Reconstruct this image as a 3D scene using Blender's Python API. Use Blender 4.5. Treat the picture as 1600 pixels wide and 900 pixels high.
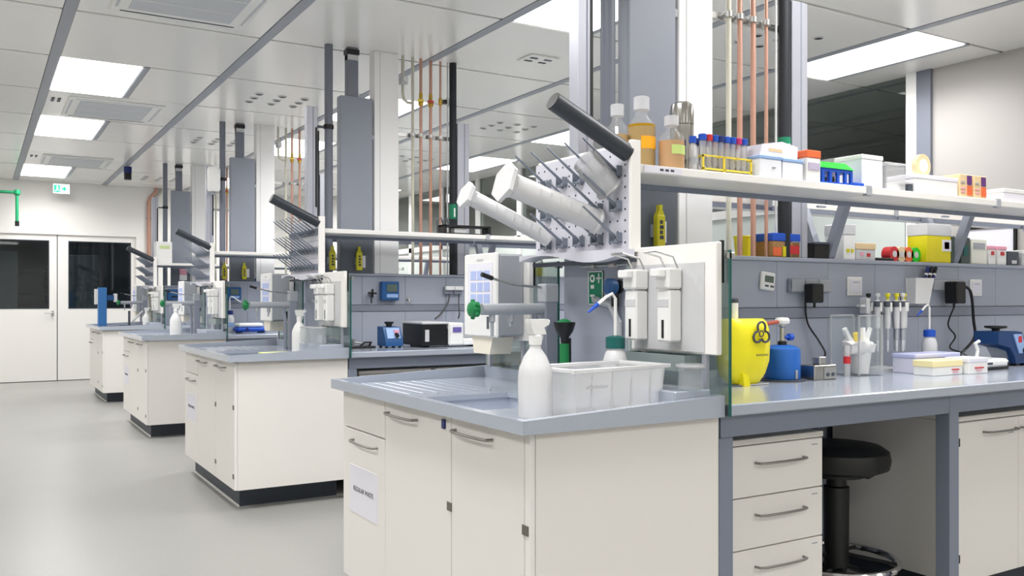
import bpy, bmesh, math, random
from mathutils import Vector, Matrix
for o in list(bpy.data.objects): bpy.data.objects.remove(o, do_unlink=True)
SC = bpy.context.scene
COL = SC.collection
random.seed(7)
PI = math.pi

# ---------------------------------------------------------------- camera, world, exposure
cam_d = bpy.data.cameras.new('camera')
cam_d.sensor_width = 36.0
cam_d.lens = 1390.0 / 1600.0 * 36.0
cam_d.shift_y = 18.7 / 1600.0
cam_d.clip_start = 0.05
cam = bpy.data.objects.new('camera', cam_d)
COL.objects.link(cam)
cam.location = (0, 0, 1.223)
cam.rotation_euler = (PI / 2, 0, -math.radians(31.0))
SC.camera = cam
w = bpy.data.worlds.new('world'); SC.world = w
w.use_nodes = True
w.node_tree.nodes['Background'].inputs[0].default_value = (0.8, 0.86, 1.0, 1)
w.node_tree.nodes['Background'].inputs[1].default_value = 0.05
LAMP = 3.0                       # radiance of the ceiling light diffusers
LAMP_W = 15.0                    # watts of the lamp behind each diffuser
LAMP_SPREAD = math.radians(150)
SC.view_settings.view_transform = 'Standard'
SC.view_settings.look = 'None'
SC.view_settings.gamma = 1.0
SC.view_settings.exposure = 0.78
SC.view_settings.use_curve_mapping = False

# ---------------------------------------------------------------- materials
def lin(c):
    r = []
    for v in c:
        v /= 255.0
        r.append(v / 12.92 if v <= 0.04045 else ((v + 0.055) / 1.055) ** 2.4)
    return (r[0], r[1], r[2], 1.0)
MATS = {}
def mat(name, col, rough=0.5, metal=0.0, ns=30.0, na=0.04, bump=0.0, spec=0.5, emit=0.0, alpha=None, coat=0.0, trans=0.0):
    if name in MATS: return MATS[name]
    m = bpy.data.materials.new(name); m.use_nodes = True
    nt = m.node_tree; N = nt.nodes; L = nt.links
    b = N['Principled BSDF']
    c = lin(col)
    tc = N.new('ShaderNodeTexCoord'); no = N.new('ShaderNodeTexNoise')
    no.inputs['Scale'].default_value = ns; no.inputs['Detail'].default_value = 3.0
    L.new(tc.outputs['Object'], no.inputs['Vector'])
    mx = N.new('ShaderNodeMix'); mx.data_type = 'RGBA'
    mx.inputs['A'].default_value = tuple(max(0, v * (1 - na)) for v in c[:3]) + (1,)
    mx.inputs['B'].default_value = tuple(min(1, v * (1 + na)) for v in c[:3]) + (1,)
    L.new(no.outputs['Fac'], mx.inputs['Factor'])
    L.new(mx.outputs['Result'], b.inputs['Base Color'])
    b.inputs['Roughness'].default_value = rough
    b.inputs['Metallic'].default_value = metal
    b.inputs['Specular IOR Level'].default_value = spec
    b.inputs['Coat Weight'].default_value = coat
    b.inputs['Coat Roughness'].default_value = 0.15
    b.inputs['Transmission Weight'].default_value = trans
    if emit:
        L.new(mx.outputs['Result'], b.inputs['Emission Color'])
        b.inputs['Emission Strength'].default_value = emit
    if bump:
        bp = N.new('ShaderNodeBump'); bp.inputs['Strength'].default_value = bump
        L.new(no.outputs['Fac'], bp.inputs['Height']); L.new(bp.outputs['Normal'], b.inputs['Normal'])
    if alpha is not None:
        tr = N.new('ShaderNodeBsdfTransparent'); ms = N.new('ShaderNodeMixShader')
        ms.inputs[0].default_value = alpha
        tr.inputs[0].default_value = (0.97, 0.98, 0.98, 1)
        L.new(tr.outputs[0], ms.inputs[1]); L.new(b.outputs[0], ms.inputs[2])
        L.new(ms.outputs[0], N['Material Output'].inputs[0])
    MATS[name] = m
    return m
def glass(name, tint, refl=1.0, rough=0.02):
    if name in MATS: return MATS[name]
    m = bpy.data.materials.new(name); m.use_nodes = True
    nt = m.node_tree; N = nt.nodes; L = nt.links
    N.remove(N['Principled BSDF'])
    tr = N.new('ShaderNodeBsdfTransparent'); gl = N.new('ShaderNodeBsdfGlossy'); ms = N.new('ShaderNodeMixShader')
    fr = N.new('ShaderNodeFresnel'); fr.inputs[0].default_value = 1.45
    mu = N.new('ShaderNodeMath'); mu.operation = 'MULTIPLY'; mu.inputs[1].default_value = refl
    no = N.new('ShaderNodeTexNoise'); no.inputs['Scale'].default_value = 4.0
    mx = N.new('ShaderNodeMix'); mx.data_type = 'RGBA'
    c = lin(tint); mx.inputs['A'].default_value = c; mx.inputs['B'].default_value = tuple(min(1, v * 1.03) for v in c[:3]) + (1,)
    L.new(no.outputs['Fac'], mx.inputs['Factor']); L.new(mx.outputs['Result'], tr.inputs[0])
    gl.inputs['Roughness'].default_value = rough
    L.new(fr.outputs[0], mu.inputs[0]); L.new(mu.outputs[0], ms.inputs[0])
    L.new(tr.outputs[0], ms.inputs[1]); L.new(gl.outputs[0], ms.inputs[2])
    L.new(ms.outputs[0], N['Material Output'].inputs[0])
    MATS[name] = m
    return m

def milky(name, col, alpha, rough=0.25):
    m = bpy.data.materials.new(name); m.use_nodes = True
    nt = m.node_tree; N = nt.nodes; L = nt.links; N.remove(N['Principled BSDF'])
    no = N.new('ShaderNodeTexNoise'); no.inputs['Scale'].default_value = 14.0
    mx = N.new('ShaderNodeMix'); mx.data_type = 'RGBA'; c = lin(col)
    mx.inputs['A'].default_value = tuple(v * .97 for v in c[:3]) + (1,); mx.inputs['B'].default_value = c
    L.new(no.outputs['Fac'], mx.inputs['Factor'])
    df = N.new('ShaderNodeBsdfDiffuse'); tl = N.new('ShaderNodeBsdfTranslucent'); gl = N.new('ShaderNodeBsdfGlossy'); tr = N.new('ShaderNodeBsdfTransparent')
    L.new(mx.outputs['Result'], df.inputs[0]); L.new(mx.outputs['Result'], tl.inputs[0]); gl.inputs['Roughness'].default_value = rough
    m1 = N.new('ShaderNodeMixShader'); m1.inputs[0].default_value = 0.12; L.new(df.outputs[0], m1.inputs[1]); L.new(tl.outputs[0], m1.inputs[2])
    m2 = N.new('ShaderNodeMixShader'); m2.inputs[0].default_value = alpha; L.new(tr.outputs[0], m2.inputs[1]); L.new(m1.outputs[0], m2.inputs[2])
    fr = N.new('ShaderNodeFresnel'); fr.inputs[0].default_value = 1.4
    m3 = N.new('ShaderNodeMixShader'); L.new(fr.outputs[0], m3.inputs[0]); L.new(m2.outputs[0], m3.inputs[1]); L.new(gl.outputs[0], m3.inputs[2])
    L.new(m3.outputs[0], N['Material Output'].inputs[0]); MATS[name] = m
    return m
M_LAM = mat('cream_laminate', (236, 233, 228), 0.4, ns=3, na=0.015)
M_EDGE = mat('laminate_edge', (240, 238, 234), 0.35, ns=5, na=0.01)
M_TOP = mat('grey_worktop', (172, 180, 193), 0.22, ns=240, na=0.06, coat=0.6)
M_BASIN = mat('basin_grey', (182, 190, 204), 0.3, ns=60, na=0.04)
M_SPINE = mat('service_wall_grey', (166, 172, 186), 0.45, ns=8, na=0.02)
M_RAIL = mat('rail_grey', (140, 145, 158), 0.4, ns=12, na=0.03)
M_FRAME = mat('frame_grey', (124, 132, 148), 0.4, ns=20, na=0.03)
M_ALU = mat('anodised_alu', (190, 192, 203), 0.35, 0.55, ns=40, na=0.03)
M_STEEL = mat('steel', (190, 190, 188), 0.28, 0.9, ns=60, na=0.05)
M_CHROME = mat('chrome', (225, 225, 228), 0.1, 1.0, ns=60, na=0.02)
M_HANDLE = mat('satin_handle', (150, 148, 143), 0.35, 0.7, ns=80, na=0.05)
M_HINGE = mat('hinge_metal', (120, 117, 110), 0.4, 0.6, ns=90, na=0.1)
M_DPIPE = mat('grey_plastic_pipe', (116, 121, 133), 0.45, ns=10, na=0.03)
M_DUCT = mat('grey_duct', (142, 148, 160), 0.45, ns=6, na=0.04)
M_WCOL = mat('white_column', (243, 243, 243), 0.5, ns=5, na=0.01)
M_BPIPE = mat('black_foam_pipe', (26, 30, 37), 0.6, ns=50, na=0.1)
M_COPPER = mat('copper', (196, 152, 134), 0.35, 0.35, ns=25, na=0.1)
M_BEIGE = mat('beige_plastic_pipe', (200, 198, 182), 0.45, ns=20, na=0.04)
M_BRASS = mat('brass', (196, 160, 70), 0.35, 0.7, ns=40, na=0.08)
M_BLACK = mat('black_plastic', (14, 15, 17), 0.45, ns=60, na=0.15)
M_DGREY = mat('dark_grey', (70, 76, 86), 0.5, ns=30, na=0.08)
M_PLINTH = mat('plinth_dark', (52, 59, 70), 0.5, ns=30, na=0.08)
M_WHITE = mat('white_plastic', (240, 240, 238), 0.4, ns=20, na=0.01)
M_PANEL = mat('white_panel', (244, 242, 238), 0.4, ns=6, na=0.01)
M_LGREY = mat('light_grey_plastic', (205, 206, 208), 0.4, ns=20, na=0.02)
M_MGREY = mat('mid_grey_plastic', (168, 172, 178), 0.45, ns=20, na=0.03)
M_PEG = mat('peg_grey', (128, 136, 148), 0.4, 0.2, ns=30, na=0.05)
M_BOARD = mat('pegboard_grey', (214, 214, 224), 0.35, ns=20, na=0.02)
M_HOLE = mat('hole_dark', (45, 48, 55), 0.8, ns=20, na=0.1)
M_GREEN = mat('valve_green', (20, 130, 70), 0.4, ns=30, na=0.08)
M_SIGN = mat('sign_green', (0, 128, 92), 0.45, ns=30, na=0.04)
M_TEAL = mat('teal_cap', (0, 92, 88), 0.4, ns=30, na=0.06)
M_BLUE = mat('device_blue', (30, 84, 140), 0.4, ns=30, na=0.06)
M_GASBLUE = mat('gas_bottle_blue', (24, 98, 184), 0.35, ns=12, na=0.05)
M_BBLUE = mat('bright_blue', (20, 80, 190), 0.4, ns=20, na=0.06)
M_NAVY = mat('navy_blue', (24, 40, 110), 0.4, ns=20, na=0.06)
M_PBLUE = mat('pale_blue', (150, 180, 225), 0.4, ns=20, na=0.04)
M_YEL = mat('bag_yellow', (240, 226, 10), 0.4, ns=14, na=0.07, bump=0.25)
M_YTAG = mat('yellow_tag', (214, 205, 40), 0.45, ns=40, na=0.08)
M_YRACK = mat('yellow_wire', (240, 215, 70), 0.4, ns=30, na=0.05)
M_ORANGE = mat('orange_lid', (238, 110, 60), 0.4, ns=20, na=0.05)
M_LIME = mat('lime_lid', (30, 205, 50), 0.4, ns=20, na=0.05)
M_RED = mat('red_plastic', (200, 44, 50), 0.4, ns=20, na=0.06)
M_MAG = mat('magenta_cap', (196, 40, 110), 0.4, ns=20, na=0.06)
M_PINK = mat('pink_card', (240, 170, 190), 0.5, ns=20, na=0.06)
M_TAN = mat('tan_card', (232, 205, 160), 0.6, ns=25, na=0.06)
M_PURPLE = mat('purple_print', (96, 40, 120), 0.5, ns=25, na=0.1)
M_PAPER = mat('paper_white', (232, 231, 240), 0.7, ns=40, na=0.015)
M_BPRINT = mat('blue_print', (178, 194, 236), 0.6, ns=40, na=0.05)
M_INK = mat('ink_dark', (70, 70, 82), 0.7, ns=90, na=0.1)
M_AMBER = mat('amber_liquid', (180, 138, 6), 0.2, ns=8, na=0.06, alpha=0.95)
M_AMBER2 = mat('tan_liquid', (202, 148, 72), 0.25, ns=8, na=0.06, alpha=0.95)
M_CLEARP = milky('clear_plastic', (252, 253, 255), 0.36)
M_CLEAR2 = mat('clear_bottle', (235, 238, 242), 0.08, ns=12, na=0.02, alpha=0.14)
M_MILK = milky('milky_plastic', (254, 254, 255), 0.72)
M_ACRYL = mat('acrylic', (235, 240, 244), 0.08, ns=12, na=0.02, alpha=0.07)
M_GLASS = glass('screen_glass', (240, 247, 244), 0.7)
M_GEDGE = mat('glass_edge_green', (30, 92, 84), 0.15, ns=20, na=0.1)
M_WIN = glass('window_glass', (224, 230, 232), 1.0)
M_WIN2 = glass('partition_glass', (236, 240, 238), 0.6)
M_WALL = mat('wall_white', (243, 241, 237), 0.6, ns=2, na=0.01)
M_CEIL = mat('ceiling_panel_white', (243, 242, 239), 0.22, ns=3, na=0.015)
M_BEAM = mat('ceiling_profile_grey', (158, 163, 172), 0.45, ns=15, na=0.03)
M_GAP = mat('ceiling_gap_dark', (66, 68, 67), 0.8, ns=10, na=0.05)
M_GRILLE = mat('grille_grey', (200, 204, 209), 0.5, ns=30, na=0.04)
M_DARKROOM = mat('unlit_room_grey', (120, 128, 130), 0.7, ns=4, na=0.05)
M_LAMP = mat('lamp_diffuser', (255, 252, 250), 0.5, ns=5, na=0.0, emit=LAMP)
M_EXIT = mat('exit_sign_face', (40, 190, 150), 0.5, ns=30, na=0.03, emit=0.7)
M_EXITW = mat('exit_sign_white', (235, 255, 250), 0.5, ns=30, na=0.01, emit=0.9)
M_SCREEN = mat('lcd_grey', (92, 108, 100), 0.25, ns=60, na=0.06)
M_STEELB = mat('brushed_flask', (176, 174, 168), 0.2, 0.95, ns=25, na=0.06)
M_GRN2 = mat('shower_green', (30, 150, 100), 0.4, ns=20, na=0.05)
M_WATER = mat('tip_white', (245, 240, 238), 0.5, ns=80, na=0.05, bump=0.4)

def floor_mat():
    m = bpy.data.materials.new('floor_vinyl'); m.use_nodes = True
    nt = m.node_tree; N = nt.nodes; L = nt.links; b = N['Principled BSDF']
    tc = N.new('ShaderNodeTexCoord')
    n1 = N.new('ShaderNodeTexNoise'); n1.inputs['Scale'].default_value = 180.0; n1.inputs['Detail'].default_value = 2.0
    n2 = N.new('ShaderNodeTexNoise'); n2.inputs['Scale'].default_value = 0.9; n2.inputs['Detail'].default_value = 4.0
    for n in (n1, n2): L.new(tc.outputs['Object'], n.inputs['Vector'])
    r = N.new('ShaderNodeValToRGB')
    r.color_ramp.elements[0].position = 0.3; r.color_ramp.elements[0].color = lin((140, 140, 136))
    r.color_ramp.elements[1].position = 0.7; r.color_ramp.elements[1].color = lin((164, 164, 160))
    L.new(n1.outputs['Fac'], r.inputs[0])
    L.new(r.outputs[0], b.inputs['Base Color'])
    mr = N.new('ShaderNodeMapRange'); mr.inputs['To Min'].default_value = 0.24; mr.inputs['To Max'].default_value = 0.40
    L.new(n2.outputs['Fac'], mr.inputs['Value']); L.new(mr.outputs[0], b.inputs['Roughness'])
    b.inputs['Specular IOR Level'].default_value = 0.55
    return m
M_FLOOR = floor_mat()

# ---------------------------------------------------------------- mesh builder
class MB:
    def __init__(s): s.v = []; s.f = []
    def add(s, vs, fs):
        k = len(s.v); s.v += [tuple(p) for p in vs]; s.f += [tuple(i + k for i in f) for f in fs]; return s
    def box(s, x0, x1, y0, y1, z0, z1, b=0.0):
        if x1 < x0: x0, x1 = x1, x0
        if y1 < y0: y0, y1 = y1, y0
        if z1 < z0: z0, z1 = z1, z0
        b = min(b, (x1 - x0) * .45, (y1 - y0) * .45, (z1 - z0) * .45)
        if b <= 0:
            return s.add([(x0, y0, z0), (x1, y0, z0), (x1, y1, z0), (x0, y1, z0), (x0, y0, z1), (x1, y0, z1), (x1, y1, z1), (x0, y1, z1)],
                         [(0, 3, 2, 1), (4, 5, 6, 7), (0, 1, 5, 4), (1, 2, 6, 5), (2, 3, 7, 6), (3, 0, 4, 7)])
        vs = []; idx = {}
        for i, X in enumerate((x0, x1)):
            for j, Y in enumerate((y0, y1)):
                for k, Z in enumerate((z0, z1)):
                    sx, sy, sz = (b if i == 0 else -b), (b if j == 0 else -b), (b if k == 0 else -b)
                    idx[i, j, k, 0] = len(vs); vs.append((X, Y + sy, Z + sz))
                    idx[i, j, k, 1] = len(vs); vs.append((X + sx, Y, Z + sz))
                    idx[i, j, k, 2] = len(vs); vs.append((X + sx, Y + sy, Z))
        g = lambda i, j, k, a: idx[i, j, k, a]
        fs = [(g(0,0,0,0), g(0,0,1,0), g(0,1,1,0), g(0,1,0,0)), (g(1,0,0,0), g(1,1,0,0), g(1,1,1,0), g(1,0,1,0)),
              (g(0,0,0,1), g(1,0,0,1), g(1,0,1,1), g(0,0,1,1)), (g(0,1,0,1), g(0,1,1,1), g(1,1,1,1), g(1,1,0,1)),
              (g(0,0,0,2), g(0,1,0,2), g(1,1,0,2), g(1,0,0,2)), (g(0,0,1,2), g(1,0,1,2), g(1,1,1,2), g(0,1,1,2))]
        for j in (0, 1):
            for k in (0, 1):
                fs.append((g(0,j,k,1), g(0,j,k,2), g(1,j,k,2), g(1,j,k,1)))
        for i in (0, 1):
            for k in (0, 1):
                fs.append((g(i,0,k,0), g(i,0,k,2), g(i,1,k,2), g(i,1,k,0)))
            for j in (0, 1):
                fs.append((g(i,j,0,0), g(i,j,0,1), g(i,j,1,1), g(i,j,1,0)))
        for i in (0, 1):
            for j in (0, 1):
                for k in (0, 1): fs.append((g(i,j,k,0), g(i,j,k,1), g(i,j,k,2)))
        return s.add(vs, fs)
    def cyl(s, p0, p1, r0, r1=None, n=14, caps=True):
        r1 = r0 if r1 is None else r1
        p0 = Vector(p0); p1 = Vector(p1); d = (p1 - p0).normalized()
        a = d.orthogonal().normalized(); c = d.cross(a)
        vs = []
        for p, r in ((p0, r0), (p1, r1)):
            for i in range(n):
                t = 2 * PI * i / n; vs.append(p + (a * math.cos(t) + c * math.sin(t)) * r)
        fs = [(i, (i + 1) % n, n + (i + 1) % n, n + i) for i in range(n)]
        if caps: fs += [tuple(range(n))[::-1], tuple(range(n, 2 * n))]
        return s.add(vs, fs)
    def tube(s, pts, r, n=8, closed=False):
        pts = [Vector(p) for p in pts]; m = len(pts); vs = []; fs = []
        up = None
        for i, p in enumerate(pts):
            a = pts[(i - 1) % m] if (i > 0 or closed) else p
            b = pts[(i + 1) % m] if (i < m - 1 or closed) else p
            d = (b - a).normalized()
            if up is None: up = d.orthogonal().normalized()
            up = (up - d * up.dot(d)); up = up.normalized() if up.length > 1e-6 else d.orthogonal().normalized()
            c = d.cross(up)
            rr = r[i] if isinstance(r, (list, tuple)) else r
            for k in range(n):
                t = 2 * PI * k / n; vs.append(p + (up * math.cos(t) + c * math.sin(t)) * rr)
        for i in range(m if closed else m - 1):
            j = (i + 1) % m
            for k in range(n): fs.append((i * n + k, i * n + (k + 1) % n, j * n + (k + 1) % n, j * n + k))
        if not closed: fs += [tuple(range(n))[::-1], tuple(range((m - 1) * n, m * n))]
        return s.add(vs, fs)
    def lathe(s, prof, c=(0, 0, 0), n=24, ax='z'):
        vs = []; fs = []
        for r, z in prof:
            for k in range(n):
                t = 2 * PI * k / n; x, y = r * math.cos(t), r * math.sin(t)
                vs.append((c[0] + x, c[1] + y, c[2] + z) if ax == 'z' else (c[0] + z, c[1] + x, c[2] + y) if ax == 'x' else (c[0] + y, c[1] + z, c[2] + x))
        m = len(prof)
        for i in range(m - 1):
            for k in range(n): fs.append((i * n + k, i * n + (k + 1) % n, (i + 1) * n + (k + 1) % n, (i + 1) * n + k))
        if prof[0][0] > 1e-5: fs.append(tuple(range(n))[::-1])
        if prof[-1][0] > 1e-5: fs.append(tuple(range((m - 1) * n, m * n)))
        return s.add(vs, fs)
    def prism(s, poly, ax, a0, a1):
        # poly: 2D points; ax 'x': (y,z), 'y': (x,z), 'z': (x,y)
        n = len(poly); vs = []
        for a in (a0, a1):
            for u, v in poly: vs.append((a, u, v) if ax == 'x' else (u, a, v) if ax == 'y' else (u, v, a))
        fs = [(i, (i + 1) % n, n + (i + 1) % n, n + i) for i in range(n)] + [tuple(range(n))[::-1], tuple(range(n, 2 * n))]
        return s.add(vs, fs)
    def openbox(s, x0, x1, y0, y1, z0, z1, t):
        s.box(x0, x1, y0, y1, z0, z0 + t); s.box(x0, x0 + t, y0, y1, z0 + t, z1); s.box(x1 - t, x1, y0, y1, z0 + t, z1)
        s.box(x0 + t, x1 - t, y0, y0 + t, z0 + t, z1); return s.box(x0 + t, x1 - t, y1 - t, y1, z0 + t, z1)
    def xf(s, mtx, start=0):
        for i in range(start, len(s.v)): s.v[i] = tuple(mtx @ Vector(s.v[i]))
        return s
    def mesh(s, name, m):
        me = bpy.data.meshes.new(name); me.from_pydata(s.v, [], s.f)
        bm = bmesh.new(); bm.from_mesh(me); bmesh.ops.recalc_face_normals(bm, faces=bm.faces); bm.to_mesh(me); bm.free()
        me.polygons.foreach_set('use_smooth', [True] * len(me.polygons))
        me.set_sharp_from_angle(angle=math.radians(32))
        me.materials.append(m); return me
    def build(s, name, m, parent=None):
        o = bpy.data.objects.new(name, s.mesh(name, m)); COL.objects.link(o)
        if parent is not None: o.parent = parent
        return o
def B(x0, x1, y0, y1, z0, z1, b=0.0): return MB().box(x0, x1, y0, y1, z0, z1, b)
def tag(o, label, cat, group=None, kind=None):
    o['label'] = label; o['category'] = cat
    if group: o['group'] = group
    if kind: o['kind'] = kind
    return o
def T(name, label, cat, loc=(0, 0, 0), rz=0.0, group=None):
    o = bpy.data.objects.new(name, None); o.empty_display_size = 0.1; COL.objects.link(o)
    o.location = loc; o.rotation_euler = (0, 0, rz); return tag(o, label, cat, group)
def struct(o): o['kind'] = 'structure'; return o
def inst(src, name, loc, parent=None, rz=0.0):
    o = bpy.data.objects.new(name, src.data if hasattr(src, 'data') else src); COL.objects.link(o)
    o.location = loc; o.rotation_euler = (0, 0, rz)
    if parent is not None: o.parent = parent
    return o
def text(body, size, m, parent, loc, facing, name='lettering', align='CENTER'):
    cu = bpy.data.curves.new('txt', 'FONT'); cu.body = body; cu.size = size; cu.align_x = align; cu.align_y = 'CENTER'; cu.extrude = 0.0004
    ob = bpy.data.objects.new('txt', cu); me = bpy.data.meshes.new_from_object(ob)
    bpy.data.objects.remove(ob); bpy.data.curves.remove(cu)
    R = Matrix.Rotation(PI / 2, 4, 'X')
    if facing == '-x': R = Matrix.Rotation(-PI / 2, 4, 'Z') @ R
    me.transform(Matrix.Translation(Vector(loc)) @ R)
    me.materials.clear(); me.materials.append(m)
    o = bpy.data.objects.new(name, me); COL.objects.link(o); o.parent = parent; return o

# ---------------------------------------------------------------- the room
H = 3.0
XL, XR, YN, YF = -4.4, 6.3, -3.2, 15.03
XD = 12.4                                       # the unlit bay beyond the partition
struct(B(XL - .2, XD + .2, YN - .2, YF + 3.2, -0.12, 0).build('floor', M_FLOOR))
GX = [0.483 + 1.2 * k for k in range(-4, 10)]
GY = [4.865 + 1.2 * k for k in range(-7, 9)]
ceil = struct(B(XL - .2, XD + .2, YN - .2, YF + 3.2, H + .02, H + .14).build('ceiling', M_GAP))
LAMPX = (-1.917, 0.483, 2.883, 5.283)
LAMPY = (-2.335, 1.265, 3.665, 7.265, 9.665, 13.265)
ACY = (4.865, 8.465, 12.065)
near = lambda v, seq: any(abs(v - q) < .02 for q in seq)
tile = MB().box(.036, 1.164, .014, 1.186, 0, .02, .003).mesh('ceiling_panel', M_CEIL)
half = MB().box(.655, 1.164, .014, 1.186, 0, .02, .003).mesh('ceiling_panel', M_CEIL)
for gx in GX:
    if gx > XD - .3: continue
    for gy in GY:
        if gy > YF - .05: continue
        if near(gx, LAMPX) and near(gy, LAMPY): inst(half, 'ceiling_panel', (gx, gy, H), ceil)
        elif near(gx, (0.483,)) and near(gy, ACY): continue
        else: inst(tile, 'ceiling_panel', (gx, gy, H), ceil)
inst(MB().box(XL, GX[0], YN, YF, 0, .02).mesh('ceiling_panel', M_CEIL), 'ceiling_panel', (0, 0, H), ceil)
bm_ = MB().box(-.034, .034, YN, YF, -.004, .025).mesh('ceiling_profile', M_BEAM)
for gx in GX: inst(bm_, 'ceiling_profile', (gx, 0, H), ceil)
st_ = MB().box(.61, .65, .009, 1.191, -.002, .02).mesh('ceiling_strip', M_BEAM)
lamp_f = MB().box(.036, .606, .009, 1.191, .004, .03).mesh('lamp_frame', M_WHITE)
lamp_d = MB().box(.045, .597, .02, 1.18, -.004, .004).mesh('diffuser', M_LAMP)
col_w = ('the far left side', 'the left aisle', 'the bench middles', 'the right bench ends')
row_w = ('outside the picture by the rear wall', 'outside the picture overhead', 'nearest in view', 'second in view', 'third in view', 'nearest the doors')
for a, gx in enumerate(LAMPX):
    for b, gy in enumerate(LAMPY):
        t = T('ceiling_light', 'glowing ceiling panel light over %s, %s' % (col_w[a], row_w[b]), 'ceiling light', (gx, gy, H), group='ceiling panel lights')
        inst(lamp_f, 'lamp_frame', (0, 0, 0), t); inst(lamp_d, 'diffuser', (0, 0, 0), t)
        ld = bpy.data.lights.new('panel_lamp', 'AREA'); ld.shape = 'RECTANGLE'; ld.size = .53; ld.size_y = 1.14
        ld.energy = LAMP_W; ld.spread = LAMP_SPREAD; ld.color = (1.0, .988, .985)
        lo = bpy.data.objects.new('panel_lamp', ld); COL.objects.link(lo); lo.parent = t; lo.location = (.321, .6, -.006)
        inst(st_, 'ceiling_strip', (gx, gy, H), ceil)
# air conditioning cassettes
for k, gy in enumerate(ACY):
    t = T('air_conditioner_cassette', 'white ceiling cassette with grey centre grille, %s' % ('nearest, cut by the top of the picture', 'between the first two lights of the aisle', 'farthest one near the door wall')[k], 'air conditioner', (.483, gy, H), group='ceiling cassettes in the aisle')
    MB().box(.036, 1.164, .009, 1.191, .002, .03, .004).build('cassette_frame', M_CEIL, t)
    MB().box(.20, 1.0, .16, 1.04, -.012, .004, .008).build('face_panel', M_WHITE, t)
    MB().box(.30, .90, .26, .94, -.016, -.011, .003).build('grille', M_GRILLE, t)
    for q in range(2): MB().box(.31, .89, .47 + q * .26, .48 + q * .26, -.0175, -.0155).build('grille_bar', M_CEIL, t)
    for (x0, x1, y0, y1) in ((.26, .94, .185, .205), (.26, .94, .995, 1.015), (.222, .24, .26, .94), (.96, .978, .26, .94)):
        MB().box(x0, x1, y0, y1, -.0135, -.0118).build('air_slot', M_DGREY if (y0 > .9) else M_GRILLE, t)
    MB().box(.075, .10, .30, .46, -.004, .003).build('vent_mark', M_DGREY, t); MB().box(.125, .15, .30, .46, -.004, .003).build('vent_mark', M_DGREY, t)
# arrays of small round air nozzles
nz_r = MB().lathe([(.038, 0), (.038, -.006), (.029, -.008), (.027, -.004)], n=14).mesh('nozzle', M_LGREY)
nz_h = MB().lathe([(.028, -.0075), (.0, -.009)], n=12).mesh('nozzle_opening', M_BLACK)
for a, gx in enumerate((1.683, 4.083)):
    for b, gy in enumerate((3.665, 7.265, 9.665, 13.265)):
        t = T('air_nozzle_array', 'nine round air nozzles in ceiling, %s row, %s' % (('left', 'right')[a], ('nearest', 'second', 'third', 'farthest')[b]), 'air vent', (gx + .6, gy + .6, H), group='ceiling air nozzle arrays')
        for i in (-1, 0, 1):
            for j in (-1, 0, 1):
                n_ = inst(nz_r, 'nozzle', (i * .2, j * .17, 0), t); inst(nz_h, 'nozzle_opening', (0, 0, 0), n_)
t = T('smoke_detector', 'small pale sensor plate with slots on the ceiling above the first benches', 'detector', (3.54, 5.52, H))
B(-.12, .12, -.1, .1, -.012, 0, .004).build('base_plate', M_CEIL, t)
for i in (-1, 1):
    for j in (-1, 1): B(i * .06 - .03, i * .06 + .03, j * .04 - .012, j * .04 + .012, -.016, -.011).build('slot', M_DGREY, t)

# walls
struct(B(XL - .15, XL, YN, YF, 0, H).build('wall_left', M_WALL))
struct(B(XL, XD, YN - .15, YN, 0, H).build('wall_rear', M_WALL))
DX0, DXM, DX1, DZ = -.06, 1.034, 2.14, 2.21
wf = MB()
wf.box(XL, DX0 - .05, YF, YF + .15, 0, H); wf.box(DX1 + .05, XD, YF, YF + .15, 0, H); wf.box(DX0 - .05, DX1 + .05, YF, YF + .15, DZ + .05, H)
struct(wf.build('wall_far', M_WALL))
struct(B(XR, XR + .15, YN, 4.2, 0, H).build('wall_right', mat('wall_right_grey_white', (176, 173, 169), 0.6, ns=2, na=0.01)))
# doors
def door(n, x0, x1, wx0, wx1, hx):
    d = struct(MB().box(x0, wx0, YF + .03, YF + .08, .01, DZ).box(wx1, x1, YF + .03, YF + .08, .01, DZ).box(wx0, wx1, YF + .03, YF + .08, .01, 1.09).box(wx0, wx1, YF + .03, YF + .08, 2.12, DZ).build('door_%d' % n, M_WALL))
    B(wx0, wx1, YF + .05, YF + .058, 1.09, 2.12).build('pane', M_WIN, d)
    fr = MB()
    for (a, b, c, e) in ((wx0, wx0 + .012, 1.09, 2.12), (wx1 - .012, wx1, 1.09, 2.12), (wx0, wx1, 1.09, 1.102), (wx0, wx1, 2.108, 2.12)): fr.box(a, b, YF + .026, YF + .06, c, e)
    fr.build('glazing_bead', M_DGREY, d)
    if hx is not None:
        MB().cyl((hx, YF + .03, 1.03), (hx, YF - .03, 1.03), .01).tube([(hx, YF - .03, 1.03), (hx - .12, YF - .03, 1.03)], .009).build('door_handle', M_STEEL, d)
        B(hx - .018, hx + .018, YF + .02, YF + .03, .98, 1.06, .004).build('lock_plate', M_STEEL, d)
door(1, DX0, DXM - .006, .05, .926, .97)
door(2, DXM + .006, DX1, 1.183, 2.067, None)
fr = MB().box(DX0 - .05, DX0, YF - .005, YF + .1, 0, DZ + .05).box(DX1, DX1 + .05, YF - .005, YF + .1, 0, DZ + .05).box(DX0, DX1, YF - .005, YF + .1, DZ, DZ + .05)
struct(fr.build('trim_1', M_WALL))
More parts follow.
